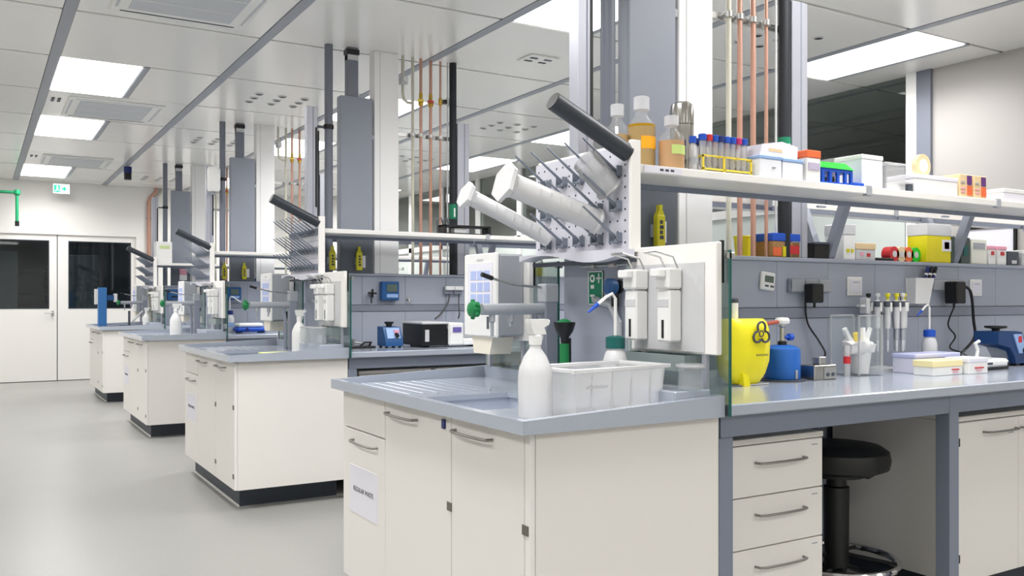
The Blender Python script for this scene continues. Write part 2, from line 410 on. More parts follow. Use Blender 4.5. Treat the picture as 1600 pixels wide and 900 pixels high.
# dim corridor behind the doors
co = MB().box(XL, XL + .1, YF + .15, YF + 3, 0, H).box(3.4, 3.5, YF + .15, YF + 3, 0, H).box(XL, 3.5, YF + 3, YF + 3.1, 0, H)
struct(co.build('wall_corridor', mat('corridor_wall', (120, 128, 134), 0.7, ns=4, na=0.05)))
t = T('corridor_fill_light', 'added unseen fill light in the corridor behind the doors', 'ceiling light', (1.1, YF + .75, H))  # added lamp, itself out of view, to brighten what the door windows show
B(-.3, .3, -.08, .08, -.03, 0, .004).build('lamp_frame', M_WHITE, t); B(-.28, .28, -.06, .06, -.034, -.03).build('diffuser', mat('corridor_fill_diffuser', (240, 248, 255), 0.5, ns=5, na=0.0, emit=9.0), t)
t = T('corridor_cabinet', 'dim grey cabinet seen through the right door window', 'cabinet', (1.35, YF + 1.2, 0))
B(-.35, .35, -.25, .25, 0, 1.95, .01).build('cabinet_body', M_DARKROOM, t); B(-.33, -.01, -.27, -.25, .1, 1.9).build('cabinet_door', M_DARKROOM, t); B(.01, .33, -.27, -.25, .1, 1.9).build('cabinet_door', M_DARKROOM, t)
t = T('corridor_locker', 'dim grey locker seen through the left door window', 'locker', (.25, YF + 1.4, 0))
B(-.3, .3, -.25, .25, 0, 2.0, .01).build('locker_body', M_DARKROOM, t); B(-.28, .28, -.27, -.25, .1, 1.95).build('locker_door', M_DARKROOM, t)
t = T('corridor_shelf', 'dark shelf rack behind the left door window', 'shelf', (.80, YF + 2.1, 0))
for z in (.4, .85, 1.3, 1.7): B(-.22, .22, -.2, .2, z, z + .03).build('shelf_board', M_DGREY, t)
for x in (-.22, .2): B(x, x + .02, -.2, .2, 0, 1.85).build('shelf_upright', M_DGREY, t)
# exit sign
t = T('exit_sign', 'green and white emergency exit sign hanging before the door wall', 'sign', (1.07, 14.8, 2.80))
B(-.115, .115, -.02, .02, 0, .15, .004).build('sign_box', M_WHITE, t)
B(-.108, .108, -.024, -.02, .008, .142).build('sign_face', M_EXITW, t)
sg = MB(); sg.box(-.10, -.02, -.027, -.024, .02, .13)
sg.build('green_field', M_EXIT, t)
MB().prism([(.005, .06), (.03, .06), (.03, .03), (.07, .075), (.03, .12), (.03, .09), (.005, .09)], 'y', -.027, -.024).build('arrow', M_EXIT, t)
fg = MB().cyl((-.055, -.0285, .112), (-.055, -.027, .112), .011, n=10)
fg.prism([(-.066, .098), (-.046, .1), (-.044, .07), (-.03, .045), (-.04, .04), (-.056, .062), (-.075, .03), (-.086, .036), (-.066, .066)], 'y', -.0285, -.027); fg.build('running_figure', M_EXITW, t)
B(-.006, .006, -.006, .006, .15, .2).build('hanger', M_WHITE, t)
# green emergency shower pipe by the door
t = T('emergency_shower_pipe', 'green emergency shower pipe arm above the doors', 'pipe', (.485, 14.55, 2.3))
MB().cyl((0, 0, .02), (0, 0, .47), .022).build('drop_pipe', M_GRN2, t)
MB().cyl((-.8, 0, .46), (0, 0, .46), .022).build('arm_pipe', M_GRN2, t)
MB().lathe([(.03, 0), (.045, .02), (.045, .06), (.03, .08)], (0, 0, .42), 16).build('elbow', M_GRN2, t)
MB().cyl((0, 0, -.02), (0, 0, .05), .028).build('nozzle', M_BLACK, t)
MB().cyl((-.8, 0, .46), (-.8, 0, .70), .022).build('riser', M_GRN2, t)
# blue pendant under the ceiling
t = T('pendant_beacon', 'small blue and black cylinder hanging from the ceiling profile', 'beacon', (1.69, 12.6, 2.80))
MB().cyl((0, 0, .09), (0, 0, .17), .05).build('blue_dome', M_NAVY, t); MB().cyl((0, 0, 0), (0, 0, .09), .046).build('black_base', M_BLACK, t); MB().cyl((0, 0, .17), (0, 0, .2), .02).build('mount', M_LGREY, t)

# partition and unlit bay on the right
PX = XR
part_posts = ((4.2, 4.32, M_DPIPE, .03), (4.32, 4.41, M_WHITE, .03))
pw = struct(B(PX, PX + .1, 4.41, YF, 0, .95).build('wall_partition', M_WALL))
for (y0, y1, m_, dx) in part_posts: B(PX - dx, PX + .12, y0, y1, 0, H).build('partition_post', m_, pw)
B(PX, PX + .08, 4.41, YF, 2.02, 2.10).build('transom', M_WHITE, pw)
ys = [4.41 + 1.18 * k for k in range(10)]
for k, y in enumerate(ys[1:]):
    if y < YF: B(PX, PX + .09, y - .05, y + .05, .95, H).build('partition_post', M_WHITE, pw)
for k in range(9):
    y0, y1 = ys[k] + .05, min(ys[k + 1] - .05, YF)
    if y0 >= YF: break
    B(PX + .03, PX + .05, y0, y1, .95, 2.02).build('frosted_panel', mat('frosted_panel', (206, 214, 210), .4, ns=6, na=.03), pw)
    B(PX + .03, PX + .038, y0, y1, 2.10, H).build('pane', M_WIN2, pw)
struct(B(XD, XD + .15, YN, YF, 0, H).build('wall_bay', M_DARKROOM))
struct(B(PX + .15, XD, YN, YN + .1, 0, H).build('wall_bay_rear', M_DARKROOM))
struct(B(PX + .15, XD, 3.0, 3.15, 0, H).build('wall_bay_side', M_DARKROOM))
for k, y in enumerate((4.9, 6.3, 8.4)):
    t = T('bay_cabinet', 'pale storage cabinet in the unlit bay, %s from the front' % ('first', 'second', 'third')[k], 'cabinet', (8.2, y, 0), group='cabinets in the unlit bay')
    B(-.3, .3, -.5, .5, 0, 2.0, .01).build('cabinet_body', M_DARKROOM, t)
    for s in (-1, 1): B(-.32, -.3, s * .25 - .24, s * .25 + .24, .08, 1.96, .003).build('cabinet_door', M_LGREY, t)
# framed boards on the right wall
for k, (y0, y1, z0, z1) in enumerate(((3.55, 3.93, 1.42, 1.76), (4.02, 4.16, 1.55, 1.70))):
    t = T('wall_board', ('large white notice board in dark frame on right wall', 'small dark framed notice beside the grey post')[k], 'notice board', (XR, (y0 + y1) / 2, z0))
    hw = (y1 - y0) / 2; hh = z1 - z0
    B(-.012, 0, -hw, hw, 0, hh).build('board', M_PAPER, t)
    f_ = MB().box(-.02, 0, -hw, -hw + .018, 0, hh).box(-.02, 0, hw - .018, hw, 0, hh).box(-.02, 0, -hw, hw, hh - .018, hh).box(-.02, 0, -hw, hw, 0, .018)
    f_.build('frame', M_BLACK, t)

# ---------------------------------------------------------------- shared builders
def bow_handle(parent, p, q, off, r=.0048, m=M_HANDLE):
    # p,q end points on the surface, off = outward vector
    p = Vector(p); q = Vector(q); off = Vector(off); d = q - p
    pts = [p, p + off * .75 + d * .02, p + off + d * .12, p + off * 1.12 + d * .5, q + off - d * .12, q + off * .75 - d * .02, q]
    return MB().tube(pts, r, 8).build('handle', m, parent)
def spray_bottle(loc, h, label, rz=0.0, dense=False):
    t = T('spray_bottle', label, 'spray bottle', loc, rz + PI, 'spray bottles by the sinks')
    s = h / .26; m = M_WHITE if dense else M_MILK
    MB().lathe([(.0, 0), (.042 * s, 0), (.046 * s, .006 * s), (.046 * s, .115 * s), (.043 * s, .135 * s), (.03 * s, .165 * s), (.016 * s, .185 * s), (.014 * s, .2 * s)], n=24).build('bottle_body', m, t)
    MB().lathe([(.017 * s, .195 * s), (.017 * s, .218 * s), (.012 * s, .222 * s)], n=20).build('collar', M_WHITE, t)
    hd = MB().prism([(-.03 * s, .222 * s), (.014 * s, .222 * s), (.022 * s, .236 * s), (.026 * s, .262 * s), (-.038 * s, .262 * s), (-.04 * s, .247 * s), (-.022 * s, .24 * s)], 'y', -.012 * s, .012 * s)
    hd.build('trigger_head', M_WHITE, t)
    MB().tube([(-.018 * s, 0, .238 * s), (-.024 * s, 0, .215 * s), (-.018 * s, 0, .195 * s)], .004 * s, 6).build('trigger', M_WHITE, t)
    MB().cyl((-.048 * s, 0, .254 * s), (-.038 * s, 0, .254 * s), .007 * s).build('nozzle', M_WHITE, t)
    return t
def simple_box(name, label, cat, x0, x1, y0, y1, z, h, m, lid=None, lidm=None, group=None, rz=0, patch=None):
    t = T(name, label, cat, ((x0 + x1) / 2, (y0 + y1) / 2, z), rz, group)
    hx, hy = abs(x1 - x0) / 2, abs(y1 - y0) / 2
    lh = lid or 0
    B(-hx, hx, -hy, hy, 0, h - lh, .003).build('box_body', m, t)
    if lid: B(-hx - .002, hx + .002, -hy - .002, hy + .002, h - lh, h, .003).build('lid', lidm or m, t)
    for pt in (patch or []):
        (u0, u1, v0, v1, pm) = pt
        B(-hx + 2 * hx * u0, -hx + 2 * hx * u1, -hy - .0035, -hy + .001, h * v0, h * v1).build('printed_patch', pm, t)
    return t
def cable(name, label, pts, r=.004, m=M_BLACK, group=None):
    P = [Vector(p) for p in pts]; out = []
    for i in range(len(P) - 1):
        a = P[max(i - 1, 0)]; b = P[i]; c = P[i + 1]; d = P[min(i + 2, len(P) - 1)]
        for k in range(6):
            u = k / 6
            out.append(.5 * ((2 * b) + (c - a) * u + (2 * a - 5 * b + 4 * c - d) * u * u + (3 * b - a - 3 * c + d) * u ** 3))
    out.append(P[-1])
    return tag(MB().tube(out, r, 6).build(name, m), label, 'cable', group)

BN = ('the nearest bench', 'the second bench', 'the third bench', 'the farthest bench')
BY = (1.99, 5.19, 8.32, 11.48)
BL = (5.35, 5.35, 5.35, 5.35)
WZ = .902

# ---------------------------------------------------------------- one bench with its sink end
def bench(i):
    y0 = BY[i]; nm = BN[i]; XE = BL[i]
    # --- sink cabinet
    t = T('sink_cabinet', 'cream laminate sink cabinet at the aisle end of %s' % nm, 'cabinet', (1.27, y0, 0), group='sink cabinets facing the aisle')
    MB().box(.018, .685, .05, 1.45, .12, .69).box(.018, .685, .03, .05, .12, .864).box(.018, .685, 1.43, 1.45, .69, .864).box(.018, .03, .05, 1.43, .69, .864).box(.665, .685, .05, 1.43, .69, .864).build('carcass', M_LAM, t)
    pl = B(.06, .66, .16, 1.40, 0, .12).build('plinth', M_PLINTH, t)
    B(.052, .06, .16, 1.40, 0, .008).build('floor_bead', M_EDGE, pl)
    dr = B(0, .017, 1.022, 1.448, .718, .862, .002).build('drawer_front', M_LAM, t)
    d1 = B(0, .017, 1.022, 1.448, .122, .713, .002).build('door', M_LAM, t)
    bow_handle(d1, (0, 1.33, .674), (0, 1.09, .674), (-.028, 0, 0))
    d2 = B(0, .017, .4955, 1.017, .122, .862, .002).build('door', M_LAM, t)
    bow_handle(d2, (0, .98, .818), (0, .74, .818), (-.028, 0, 0))
    d3 = B(0, .017, .06, .4905, .122, .862, .002).build('door', M_LAM, t)
    bow_handle(d3, (0, .46, .82), (0, .23, .82), (-.028, 0, 0))
    B(0, .017, .03, .057, .122, .862, .002).build('corner_strip', M_EDGE, t)
    for (yy, zz) in ((.503, .575), (.503, .22), (.052, .60), (.052, .20)):
        B(-.003, 0, yy - .016, yy + .016, zz - .014, zz + .014, .001).build('hinge', M_HINGE, t)
    if i < 3:
        sh = B(-.0015, 0, 1.09, 1.37, .39, .575).build('paper_notice', M_PAPER, d1)
        text('REGULAR WASTE', .026, M_INK, sh, (-.002, 1.23, .485), '-x')
    if i == 0:
        MB().prism([(.53, .815), (.55, .815), (.55, .845), (.53, .845)], 'x', -.006, 0).build('lock', M_NAVY, t)
    # --- sink worktop with raised edge
    t = T('sink_worktop', 'light grey sink worktop with raised edges on %s' % nm, 'worktop', (1.23, y0, 0), group='sink worktops')
    X1 = .722
    hz = [(.08, .44, .40, .82)]
    sl = MB(); xs = [0, .08, .44, X1]; yv = [0, .40, .82, .98, 1.36, 1.48]
    for a in range(3):
        for b in range(5):
            if a == 1 and b == 1: continue
            sl.box(xs[a], xs[a + 1], yv[b], yv[b + 1], .866, .884)
    sl.build('slab', M_TOP, t)
    r_ = MB()
    za, zb = .903, .932
    wd = .028
    def wedge(ya, yb):
        r_.add([(0, ya, .866), (X1, ya, .866), (X1, yb, .866), (0, yb, .866), (0, ya, za), (X1, ya, zb), (X1, yb, zb), (0, yb, za)], [(0, 3, 2, 1), (4, 5, 6, 7), (0, 1, 5, 4), (1, 2, 6, 5), (2, 3, 7, 6), (3, 0, 4, 7)])
    wedge(-.001, wd); wedge(1.48 - wd, 1.481)
    r_.box(-.001, wd, 0, 1.48, .866, za); r_.box(X1 - wd, X1, 0, 1.48, .866, zb - .001)
    r_.build('raised_rim', M_TOP, t)
    for (x0, x1, a, b) in hz:
        bs = MB().openbox(x0 - .012, x1 + .012, a - .012, b + .012, .74, .8655, .006).build('basin', M_BASIN, t)
        MB().lathe([(.03, .0), (.03, .003), (.018, .001)], ((x0 + x1) / 2, (a + b) / 2, .7465), 16).build('drain', M_STEEL, bs)
    for q in range(7): MB().box(.09 + q * .055, .10 + q * .055, .92, 1.38, .884, .888, .001).build('drain_ridge', M_TOP, t)
    B(.55, X1 - wd, .03, .44, .884, .95, .004).build('raised_ledge', M_TOP, t)
    # --- splash panels
    for s, (a, b, w_) in enumerate(((.0, .41, 'near'), (1.07, 1.47, 'far'))):
        t = T('splash_panel', 'white splash panel on the %s side of the sink, %s' % (w_, nm), 'panel', (1.93, y0 + a, 1.055), group='white splash panels behind the sinks')
        B(-.012, .012, 0, b - a, 0, .345, .003).build('board', M_PANEL, t)
        B(.012, .02, 0, .012, .22, .35).build('black_seal', M_BLACK, t)
        B(-.006, .006, .05, .07, -.13, 0).build('bracket', M_ALU, t); B(-.006, .006, b - a - .07, b - a - .05, -.13, 0).build('bracket', M_ALU, t)
    # --- glass screens
    for s, (a, b, w_) in enumerate(((-.02, .48, 'near'), (.91, 1.50, 'far'))):
        t = T('glass_screen', 'clear glass splash screen beside the %s desk of %s' % (w_, nm), 'glass screen', (1.957, y0 + a, .868), group='glass splash screens')
        B(-.004, .004, .005, b - a, 0, .507).build('pane', M_GLASS, t)
        B(-.004, .004, 0, .005, 0, .507).build('pane_edge', M_GEDGE, t)
        B(-.006, .02, 0, .02, .48, .50, .002).build('clip', M_STEEL, t)
    # --- drying rack
    t = T('drying_rack', 'grey pegboard drying rack with slanted pegs above the sink of %s' % nm, 'drying rack', (1.90, y0, 0), group='drying racks above the sinks')
    B(0, .012, .39, .99, 1.395, 1.755, .003).build('pegboard', M_BOARD, t)
    B(.012, .03, .375, .99, 1.385, 1.765, .002).build('back_board', M_PANEL, t)
    B(-.012, .03, .372, .388, 1.385, 1.765, .002).build('side_plate', M_PANEL, t)
    B(.03, .06, .50, .72, 1.36, 1.74).build('mount_plate', M_MGREY, t)
    ho = MB()
    for a in range(14):
        for b in range(9):
            ho.cyl((-.0008, .42 + a * .042, 1.42 + b * .038), (.0, .42 + a * .042, 1.42 + b * .038), .0042, n=6)
    po = ho.build('perforation', M_HOLE, t); po['kind'] = 'stuff'
    tr = MB(); n = 16; pts = []
    for k in range(n + 1):
        u = k / n; pts.append((.37 + u * .63, 1.372 - .018 * math.sin(u * 2 * PI)))
    poly = pts + [(p[0], 1.395) for p in pts[::-1]]
    tr.prism(poly, 'x', -.07, 0); tr.build('drip_tray', M_BOARD, t)
    B(-.02, .02, .38, .98, 1.352, 1.366).build('tray_bracket', M_DGREY, t)
    MB().cyl((.045, .46, 1.348), (.045, .74, 1.348), .005, n=8).box(.035, .055, .53, .56, 1.34, 1.356).box(.035, .055, .65, .67, 1.34, 1.358).build('clamp_rod', M_STEEL, t)
    cols = [.46, .57, .68, .79, .90] if i == 0 else [.44 + k * .072 for k in range(8)]
    vec = Vector((-.145, 0, .105)) if i == 0 else Vector((-.14, 0, .10))
    pegm = None
    for z in (1.435, 1.545, 1.665):
        for k, yy in enumerate(cols):
            if pegm is None:
                pegm = MB().tube([(0, 0, 0), tuple(vec * .5), tuple(vec)], [.0055, .005, .0035], 7).mesh('peg', M_PEG)
                cupm = MB().box(-.022, 0, -.024, .024, -.016, -.008, .002).box(-.022, 0, -.024, -.019, -.016, .02).box(-.022, 0, .019, .024, -.016, .02).mesh('peg_holder', M_PEG)
            pg = inst(pegm, 'peg', (-.004, yy, z), t)
            inst(cupm, 'peg_holder', (-.0005, yy, z), t)
    MB().tube([(-.005, .40, 1.722), (-.15, .40, 1.79), (-.31, .40, 1.865)], .031, 18).build('top_tube', mat('tube_dark', (50, 56, 64), .4, ns=20, na=.06), t)
    MB().cyl((-.309, .40, 1.8645), (-.3118, .40, 1.8659), .0295, n=18).build('tube_end', M_BLACK, t)
    # --- grey end panel of the service wall with sign
    t = T('end_panel', 'grey end panel of the service wall behind the sink of %s' % nm, 'panel', (1.967, y0 + .50, .884), group='grey service end panels')
    B(0, .03, 0, .39, -.0, .50, .003).build('panel', M_SPINE, t)
    MB().tube([(-.02, .02, .0), (-.02, .02, .26), (-.02, .06, .32), (-.02, .16, .34)], .014, 10).build('pipe', M_MGREY, t)
    if i == 0:
        s = T('first_aid_sign', 'green eyewash safety sign on the grey end panel', 'sign', (1.965, y0 + .675, 1.205))
        B(-.003, 0, -.045, .045, 0, .125, .001).build('sign_plate', M_SIGN, s)
        f_ = MB()
        for (a, b, c, d) in ((-.045, .045, 0, .004), (-.045, .045, .121, .125), (-.045, -.041, 0, .125), (.041, .045, 0, .125)): f_.box(-.004, -.003, a, b, c, d)
        f_.build('border', M_WHITE, s)
        g_ = MB().cyl((-.0045, .018, .098), (-.003, .018, .098), .015, n=18); g_.build('eye_symbol', M_WHITE, s)
        MB().cyl((-.005, .018, .098), (-.0045, .018, .098), .007, n=14).build('pupil', M_SIGN, s)
        MB().box(-.0045, -.003, -.024, -.018, .08, .116).box(-.0045, -.003, -.035, -.007, .095, .101).build('cross_symbol', M_WHITE, s)
        MB().box(-.0045, -.003, .008, .028, .06, .074).build('water_symbol', M_WHITE, s)
        MB().box(-.0045, -.003, .004, .032, .03, .038).box(-.0045, -.003, .014, .022, .012, .032).build('basin_symbol', M_WHITE, s)
    # --- paper towel dispenser on the far splash panel
    t = T('towel_dispenser', 'white paper towel dispenser at the sink of %s' % nm, 'dispenser', (1.918, y0 + 1.105, 1.075), group='paper towel dispensers')
    B(-.118, 0, 0, .272, 0, .335, .008).build('housing', M_MGREY, t)
    B(-.132, -.118, -.004, .276, -.004, .34, .006).build('front_cover', M_WHITE, t)
    sh = B(-.135, -.132, .03, .24, .115, .30).build('instruction_sheet', M_PAPER, t)
    for a in range(3):
        for b in range(3): B(-.1365, -.135, .05 + a * .057, .095 + a * .057, .135 + b * .048, .172 + b * .048).build('printed_patch', M_BPRINT, sh)
    B(-.1345, -.132, .06, .075, .03, .08).build('level_window', M_DGREY, t)
    B(-.1345, -.132, .11, .16, .31, .318).build('logo_mark', M_LGREY, t)
    MB().prism([(.05, -.004), (.225, -.004), (.21, -.075), (.075, -.075)], 'x', -.12, -.02).build('hanging_towel', mat('towel_cream', (235, 228, 212), .8, ns=60, na=.03), t)
    # --- tap with green valve
    t = T('laboratory_tap', 'grey laboratory tap with green valve knob at the sink of %s' % nm, 'tap', (1.86, y0 + .84, .884), group='laboratory taps')
    B(-.027, .027, -.027, .027, 0, .375, .004).build('post', M_RAIL, t)
    B(-.03, .03, -.03, .03, .33, .40, .004).build('post_head', M_MGREY, t)
    MB().cyl((-.29, 0, .305), (-.02, 0, .305), .021, n=16).build('arm', M_MGREY, t)
    kn = MB().lathe([(.012, 0), (.026, -.006), (.03, -.02), (.026, -.036), (.012, -.042)], (-.30, 0, .305), 10, 'x').build('valve_knob', M_GREEN, t)
    for a in range(5):
        an = a * 2 * PI / 5; MB().cyl((-.32, .02 * math.cos(an), .305 + .02 * math.sin(an)), (-.32, .036 * math.cos(an), .305 + .036 * math.sin(an)), .008, n=8).build('grip', M_GREEN, kn)
    for xx, l_ in ((-.245, .085), (-.165, .05)):
        MB().lathe([(.012, 0), (.012, -.03), (.007, -.035), (.006, -l_)], (xx, 0, .29), 12).build('outlet', M_MGREY, t)
    MB().tube([(-.06, 0, .30), (-.06, 0, .26), (-.05, 0, .2), (-.05, 0, .0)], .012, 8).build('supply_pipe', M_RAIL, t)
    MB().tube([(-.02, 0, .385), (-.15, -.005, .395), (-.26, -.01, .42)], .005, 6).build('swivel_rod', M_STEEL, t)
    MB().cyl((-.25, -.01, .418), (-.295, -.012, .432), .009, n=10).build('rod_tip', M_BLACK, t)
    # --- hand held eye shower
    if i < 3:
        ex, ey = ((1.84, .70), (1.87, .93), (1.88, .92))[i]
        t = T('eye_shower', 'green hand eye shower with black cup on %s' % nm, 'eye shower', (ex, y0 + ey, .884), group='hand held eye showers')
        MB().cyl((0, 0, 0), (0, 0, .18), .018, n=14).build('grip', M_GREEN, t)
        B(.012, .024, -.012, .012, .04, .2, .003).build('lever', M_BLACK, t)
        MB().lathe([(.013, .18), (.015, .2), (.032, .225), (.04, .25), (.04, .258), (.034, .258)], n=18).build('cup', M_BLACK, t)
        MB().lathe([(.03, .257), (.02, .264), (.008, .27)], n=14).build('nozzle', M_GREEN, t)
        MB().lathe([(.03, 0), (.03, .008), (.02, .012)], n=16).build('base', M_BLACK, t)
    # --- soap dispensers
    for k, yy in enumerate((.18, .345)):
        t = T('soap_dispenser', 'white elbow lever soap dispenser, %s one at the sink of %s' % (('right', 'left')[k], nm), 'dispenser', (1.916, y0 + yy, 1.09), group='elbow lever soap dispensers')
        if k == 0: B(-.001, .0015, -.13, .21, -.03, .25, .001).build('back_plate', M_LGREY, t)
        B(-.055, -.002, -.031, .031, 0, .165, .006).build('bottle_cover', M_WHITE, t)
        B(-.062, -.002, -.034, .034, .168, .235, .006).build('pump_head', M_WHITE, t)
        B(-.09, -.062, -.024, .024, .205, .232, .004).build('spout', M_WHITE, t)
        B(-.0565, -.055, -.026, .026, .112, .135).build('label_strip', M_LGREY, t)
        B(-.0565, -.055, -.005, .005, .012, .07).build('level_slot', M_BLACK, t)
        MB().tube([(-.02, -.03, .235), (-.04, -.03, .27), (-.11, -.03, .285), (-.11, .03, .285), (-.04, .03, .27), (-.02, .03, .235)], .0035, 6).build('elbow_lever', M_STEEL, t)
    # --- tray under the near panel
    t = T('soap_tray', 'grey green drip tray under the white panel at %s' % nm, 'tray', (1.905, y0 + .10, 1.0), group='drip trays under the soap dispensers')
    MB().openbox(-.025, .035, 0, .30, 0, .05, .004).build('tray', mat('tray_grey_green', (128, 140, 140), .35, ns=15, na=.04), t)
    # --- desks, near side
    for s in (0, 1):
        ya, yb = (0, .735) if s == 0 else (.865, 1.48)
        sd = ('near', 'far')[s]
        t = T('bench_desk', 'grey laboratory desk top on steel frame, %s side of %s' % (sd, nm), 'desk', (1.965, y0, 0), group='laboratory desks')
        B(0, XE - 1.965, ya, yb, .866, WZ, .004).build('worktop', M_TOP, t)
        fy = (ya + .03) if s == 0 else (yb - .06)
        B(.0, XE - 1.965, fy, fy + .03, .797, .866).build('apron', M_FRAME, t)
        for lx in (-.008, 1.165, 2.35, XE - 1.965 - .06):
            B(lx, lx + .058, fy - .004, fy + .056, 0, .8655 if lx > 0 else .796, .003).build('leg', M_FRAME, t)
            if s == 0: B(lx, lx + .058, .64, .70, 0, .866, .003).build('leg', M_FRAME, t)
    # --- service wall
    t = T('service_wall', 'grey panelled service wall along the middle of %s' % nm, 'service wall', (2.0, y0, 0), group='bench service walls')
    B(0, XE - 2.0, .755, .845, .0, 1.385).build('core', M_FRAME, t)
    k = 0; x = 0.0
    um = MB().box(.0007, .3293, .741, .757, 1.19, 1.392, .002).mesh('upper_panel', M_SPINE)
    lm = MB().box(.0007, .3293, .741, .757, .90, 1.142, .002).mesh('lower_panel', M_SPINE)
    while x + .33 <= XE - 2.0 + .001:
        inst(um, 'upper_panel', (x, 0, 0), t); inst(lm, 'lower_panel', (x, 0, 0), t); x += .33
    MB().prism([(.728, 1.188), (.757, 1.188), (.757, 1.144), (.735, 1.144)], 'x', 0, XE - 2.0).build('wiring_rail', M_RAIL, t)
    B(0, XE - 2.0, .73, .87, 1.392, 1.41, .003).build('cap_shelf', M_SPINE, t)
    # --- reagent shelves
    bx = [(1.935, 3.165), (3.175, 4.095), (4.105, 5.30)]
    wv = ('left', 'middle', 'right')
    for k, (a, b) in enumerate(bx):
        for s in (0, 1):
            if s == 1 and i > 1: continue
            ya, yb = ((.40, .64), (.94, 1.18))[s]
            t = T('reagent_shelf', 'white %s reagent shelf board, %s side of %s' % (wv[k], ('near', 'far')[s], nm), 'shelf', (a, y0 + ya, 1.66), group='reagent shelf boards')
            B(0, b - a, 0, yb - ya, 0, .03, .003).build('board', M_EDGE, t)
            B(0, b - a, yb - ya - .012 if s == 0 else 0, yb - ya if s == 0 else .012, -.02, 0).build('rear_rail', M_FRAME, t)
            B(b - a - .025, b - a + .008, -.004, .02, -.006, .036, .002).build('joint_clip', M_MGREY, t)
            if i == 0 and s == 0 and k == 0:
                B(.03, .20, -.003, 0, .004, .028).build('label_holder', M_PAPER, t); [B(.10 + q * .024, .116 + q * .024, -.0036, -.003, .012, .02).build('printed_mark', M_INK, t) for q in range(3)]
    for sx in (3.36, 4.31, 5.26):
        for s in ((0, 1) if i < 2 else (0,)):
            t = T('shelf_strut', 'grey %s shelf strut, %s side of %s' % ({3.36: 'left', 4.31: 'middle', 5.26: 'right'}[sx], ('near', 'far')[s], nm), 'strut', (sx, y0, 1.41), group='shelf struts')
            a, b = ((.775, .68), (.825, .92))[s]
            MB().add([(-.02, a - .02, 0), (.02, a - .02, 0), (.02, a + .02, 0), (-.02, a + .02, 0), (-.02, b - .02, .248), (.02, b - .02, .248), (.02, b + .02, .248), (-.02, b + .02, .248)], [(0, 3, 2, 1), (4, 5, 6, 7), (0, 1, 5, 4), (1, 2, 6, 5), (2, 3, 7, 6), (3, 0, 4, 7)]).build('strut_bar', M_RAIL, t)
            B(-.025, .025, min(b, a) - .02, max(a, b) - .1, .242, .25).build('strut_plate', M_RAIL, t)
    # --- uprights and services
    yc = y0 + .775
    for (a, b, w_) in ((1.932, 2.005, 'aisle side'), (3.09, 3.19, 'inner')):
        t = T('service_post', 'anodised aluminium post, %s one on %s' % (w_, nm), 'post', (a, yc, 1.411), group='aluminium service posts')
        B(0, b - a, -.03, .03, 0, 1.14, .003).build('profile', M_ALU, t)
        B((b - a) * .55, (b - a) * .62, -.0315, -.029, 0, 1.14).build('groove', M_RAIL, t)
        if w_ == 'aisle side': B((b - a) * .78, (b - a) * .95, -.032, -.029, .45, 1.0).build('dark_slot', M_BLACK, t)
    t = T('drain_pipe', 'dark grey waste pipe rising from %s to the ceiling' % nm, 'pipe', (2.095, yc, 1.41), group='grey waste pipes')
    MB().cyl((0, 0, 0), (0, 0, H - 1.41), .029, n=18).build('pipe', M_DPIPE, t)
    MB().lathe([(.029, 0), (.036, .004), (.036, .03), (.029, .034)], (0, 0, 1.0), 18).build('clamp', M_BLACK, t)
    MB().box(-.088, -.03, -.01, .01, 1.005, 1.02).build('clamp_arm', M_DGREY, t)
    t = T('exhaust_duct', 'grey rectangular exhaust duct above %s' % nm, 'duct', (2.165, yc, 1.41), group='grey exhaust ducts')
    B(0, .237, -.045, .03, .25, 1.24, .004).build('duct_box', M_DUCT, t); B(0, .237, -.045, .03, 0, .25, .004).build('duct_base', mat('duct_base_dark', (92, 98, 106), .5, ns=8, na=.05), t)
    B(.058, .138, -.03, .03, 1.24, H - 1.41, .003).build('duct_riser', M_DPIPE, t)
    B(.052, .144, -.034, .034, H - 1.41 - .05, H - 1.41 - .015).build('riser_collar', M_BLACK, t)
    B(.058, .138, -.031, .031, H - 1.41 - .09, H - 1.41 - .055).build('riser_band', M_LGREY, t)
    B(.232, .252, -.04, .0, .95, .985, .003).build('bracket', M_MGREY, t)
    t = T('ceiling_column', 'white service column standing on %s' % nm, 'column', (2.42, yc, 1.41), group='white service columns')
    B(0, .187, -.04, .06, 0, H - 1.41, .004).build('casing', M_WCOL, t)
    B(.04, .044, -.0415, -.039, 0, H - 1.41).build('casing_joint', M_LGREY, t)
    # beige and copper lines
    px = ((2.655, .011, M_BEIGE, 'beige plastic', 'a'), (2.735, .011, M_BEIGE, 'beige plastic', 'b'), (2.80, .0115, M_COPPER, 'copper', 'c'), (2.88, .0115, M_COPPER, 'copper', 'd'), (2.96, .008, M_COPPER, 'thin copper', 'e'), (3.02, .005, M_LGREY, 'thin pale', 'f'))
    wd_ = ('leftmost', 'second', 'third', 'fourth', 'fifth', 'last')
    for k, (x_, r, m_, kk, q) in enumerate(px):
        t = T('gas_line', '%s gas line, %s pipe in the row above %s' % (kk, wd_[k], nm), 'pipe', (x_, yc, 1.41), group='gas and water lines')
        top = H - 1.41
        if q == 'a':
            MB().tube([(0, 0, top), (0, 0, 1.32), (.01, 0, 1.275), (.04, 0, 1.255), (.08 - .012, 0, 1.255)], r, 10).build('pipe', m_, t)
        else:
            MB().cyl((0, 0, 0), (0, 0, top), r, n=12).build('pipe', m_, t)
        if q == 'a': MB().box(-.02, .03, -.03, .03, 1.38, 1.44, .006).cyl((0, -.03, 1.41), (0, -.06, 1.41), .02).build('valve', M_LGREY, t)
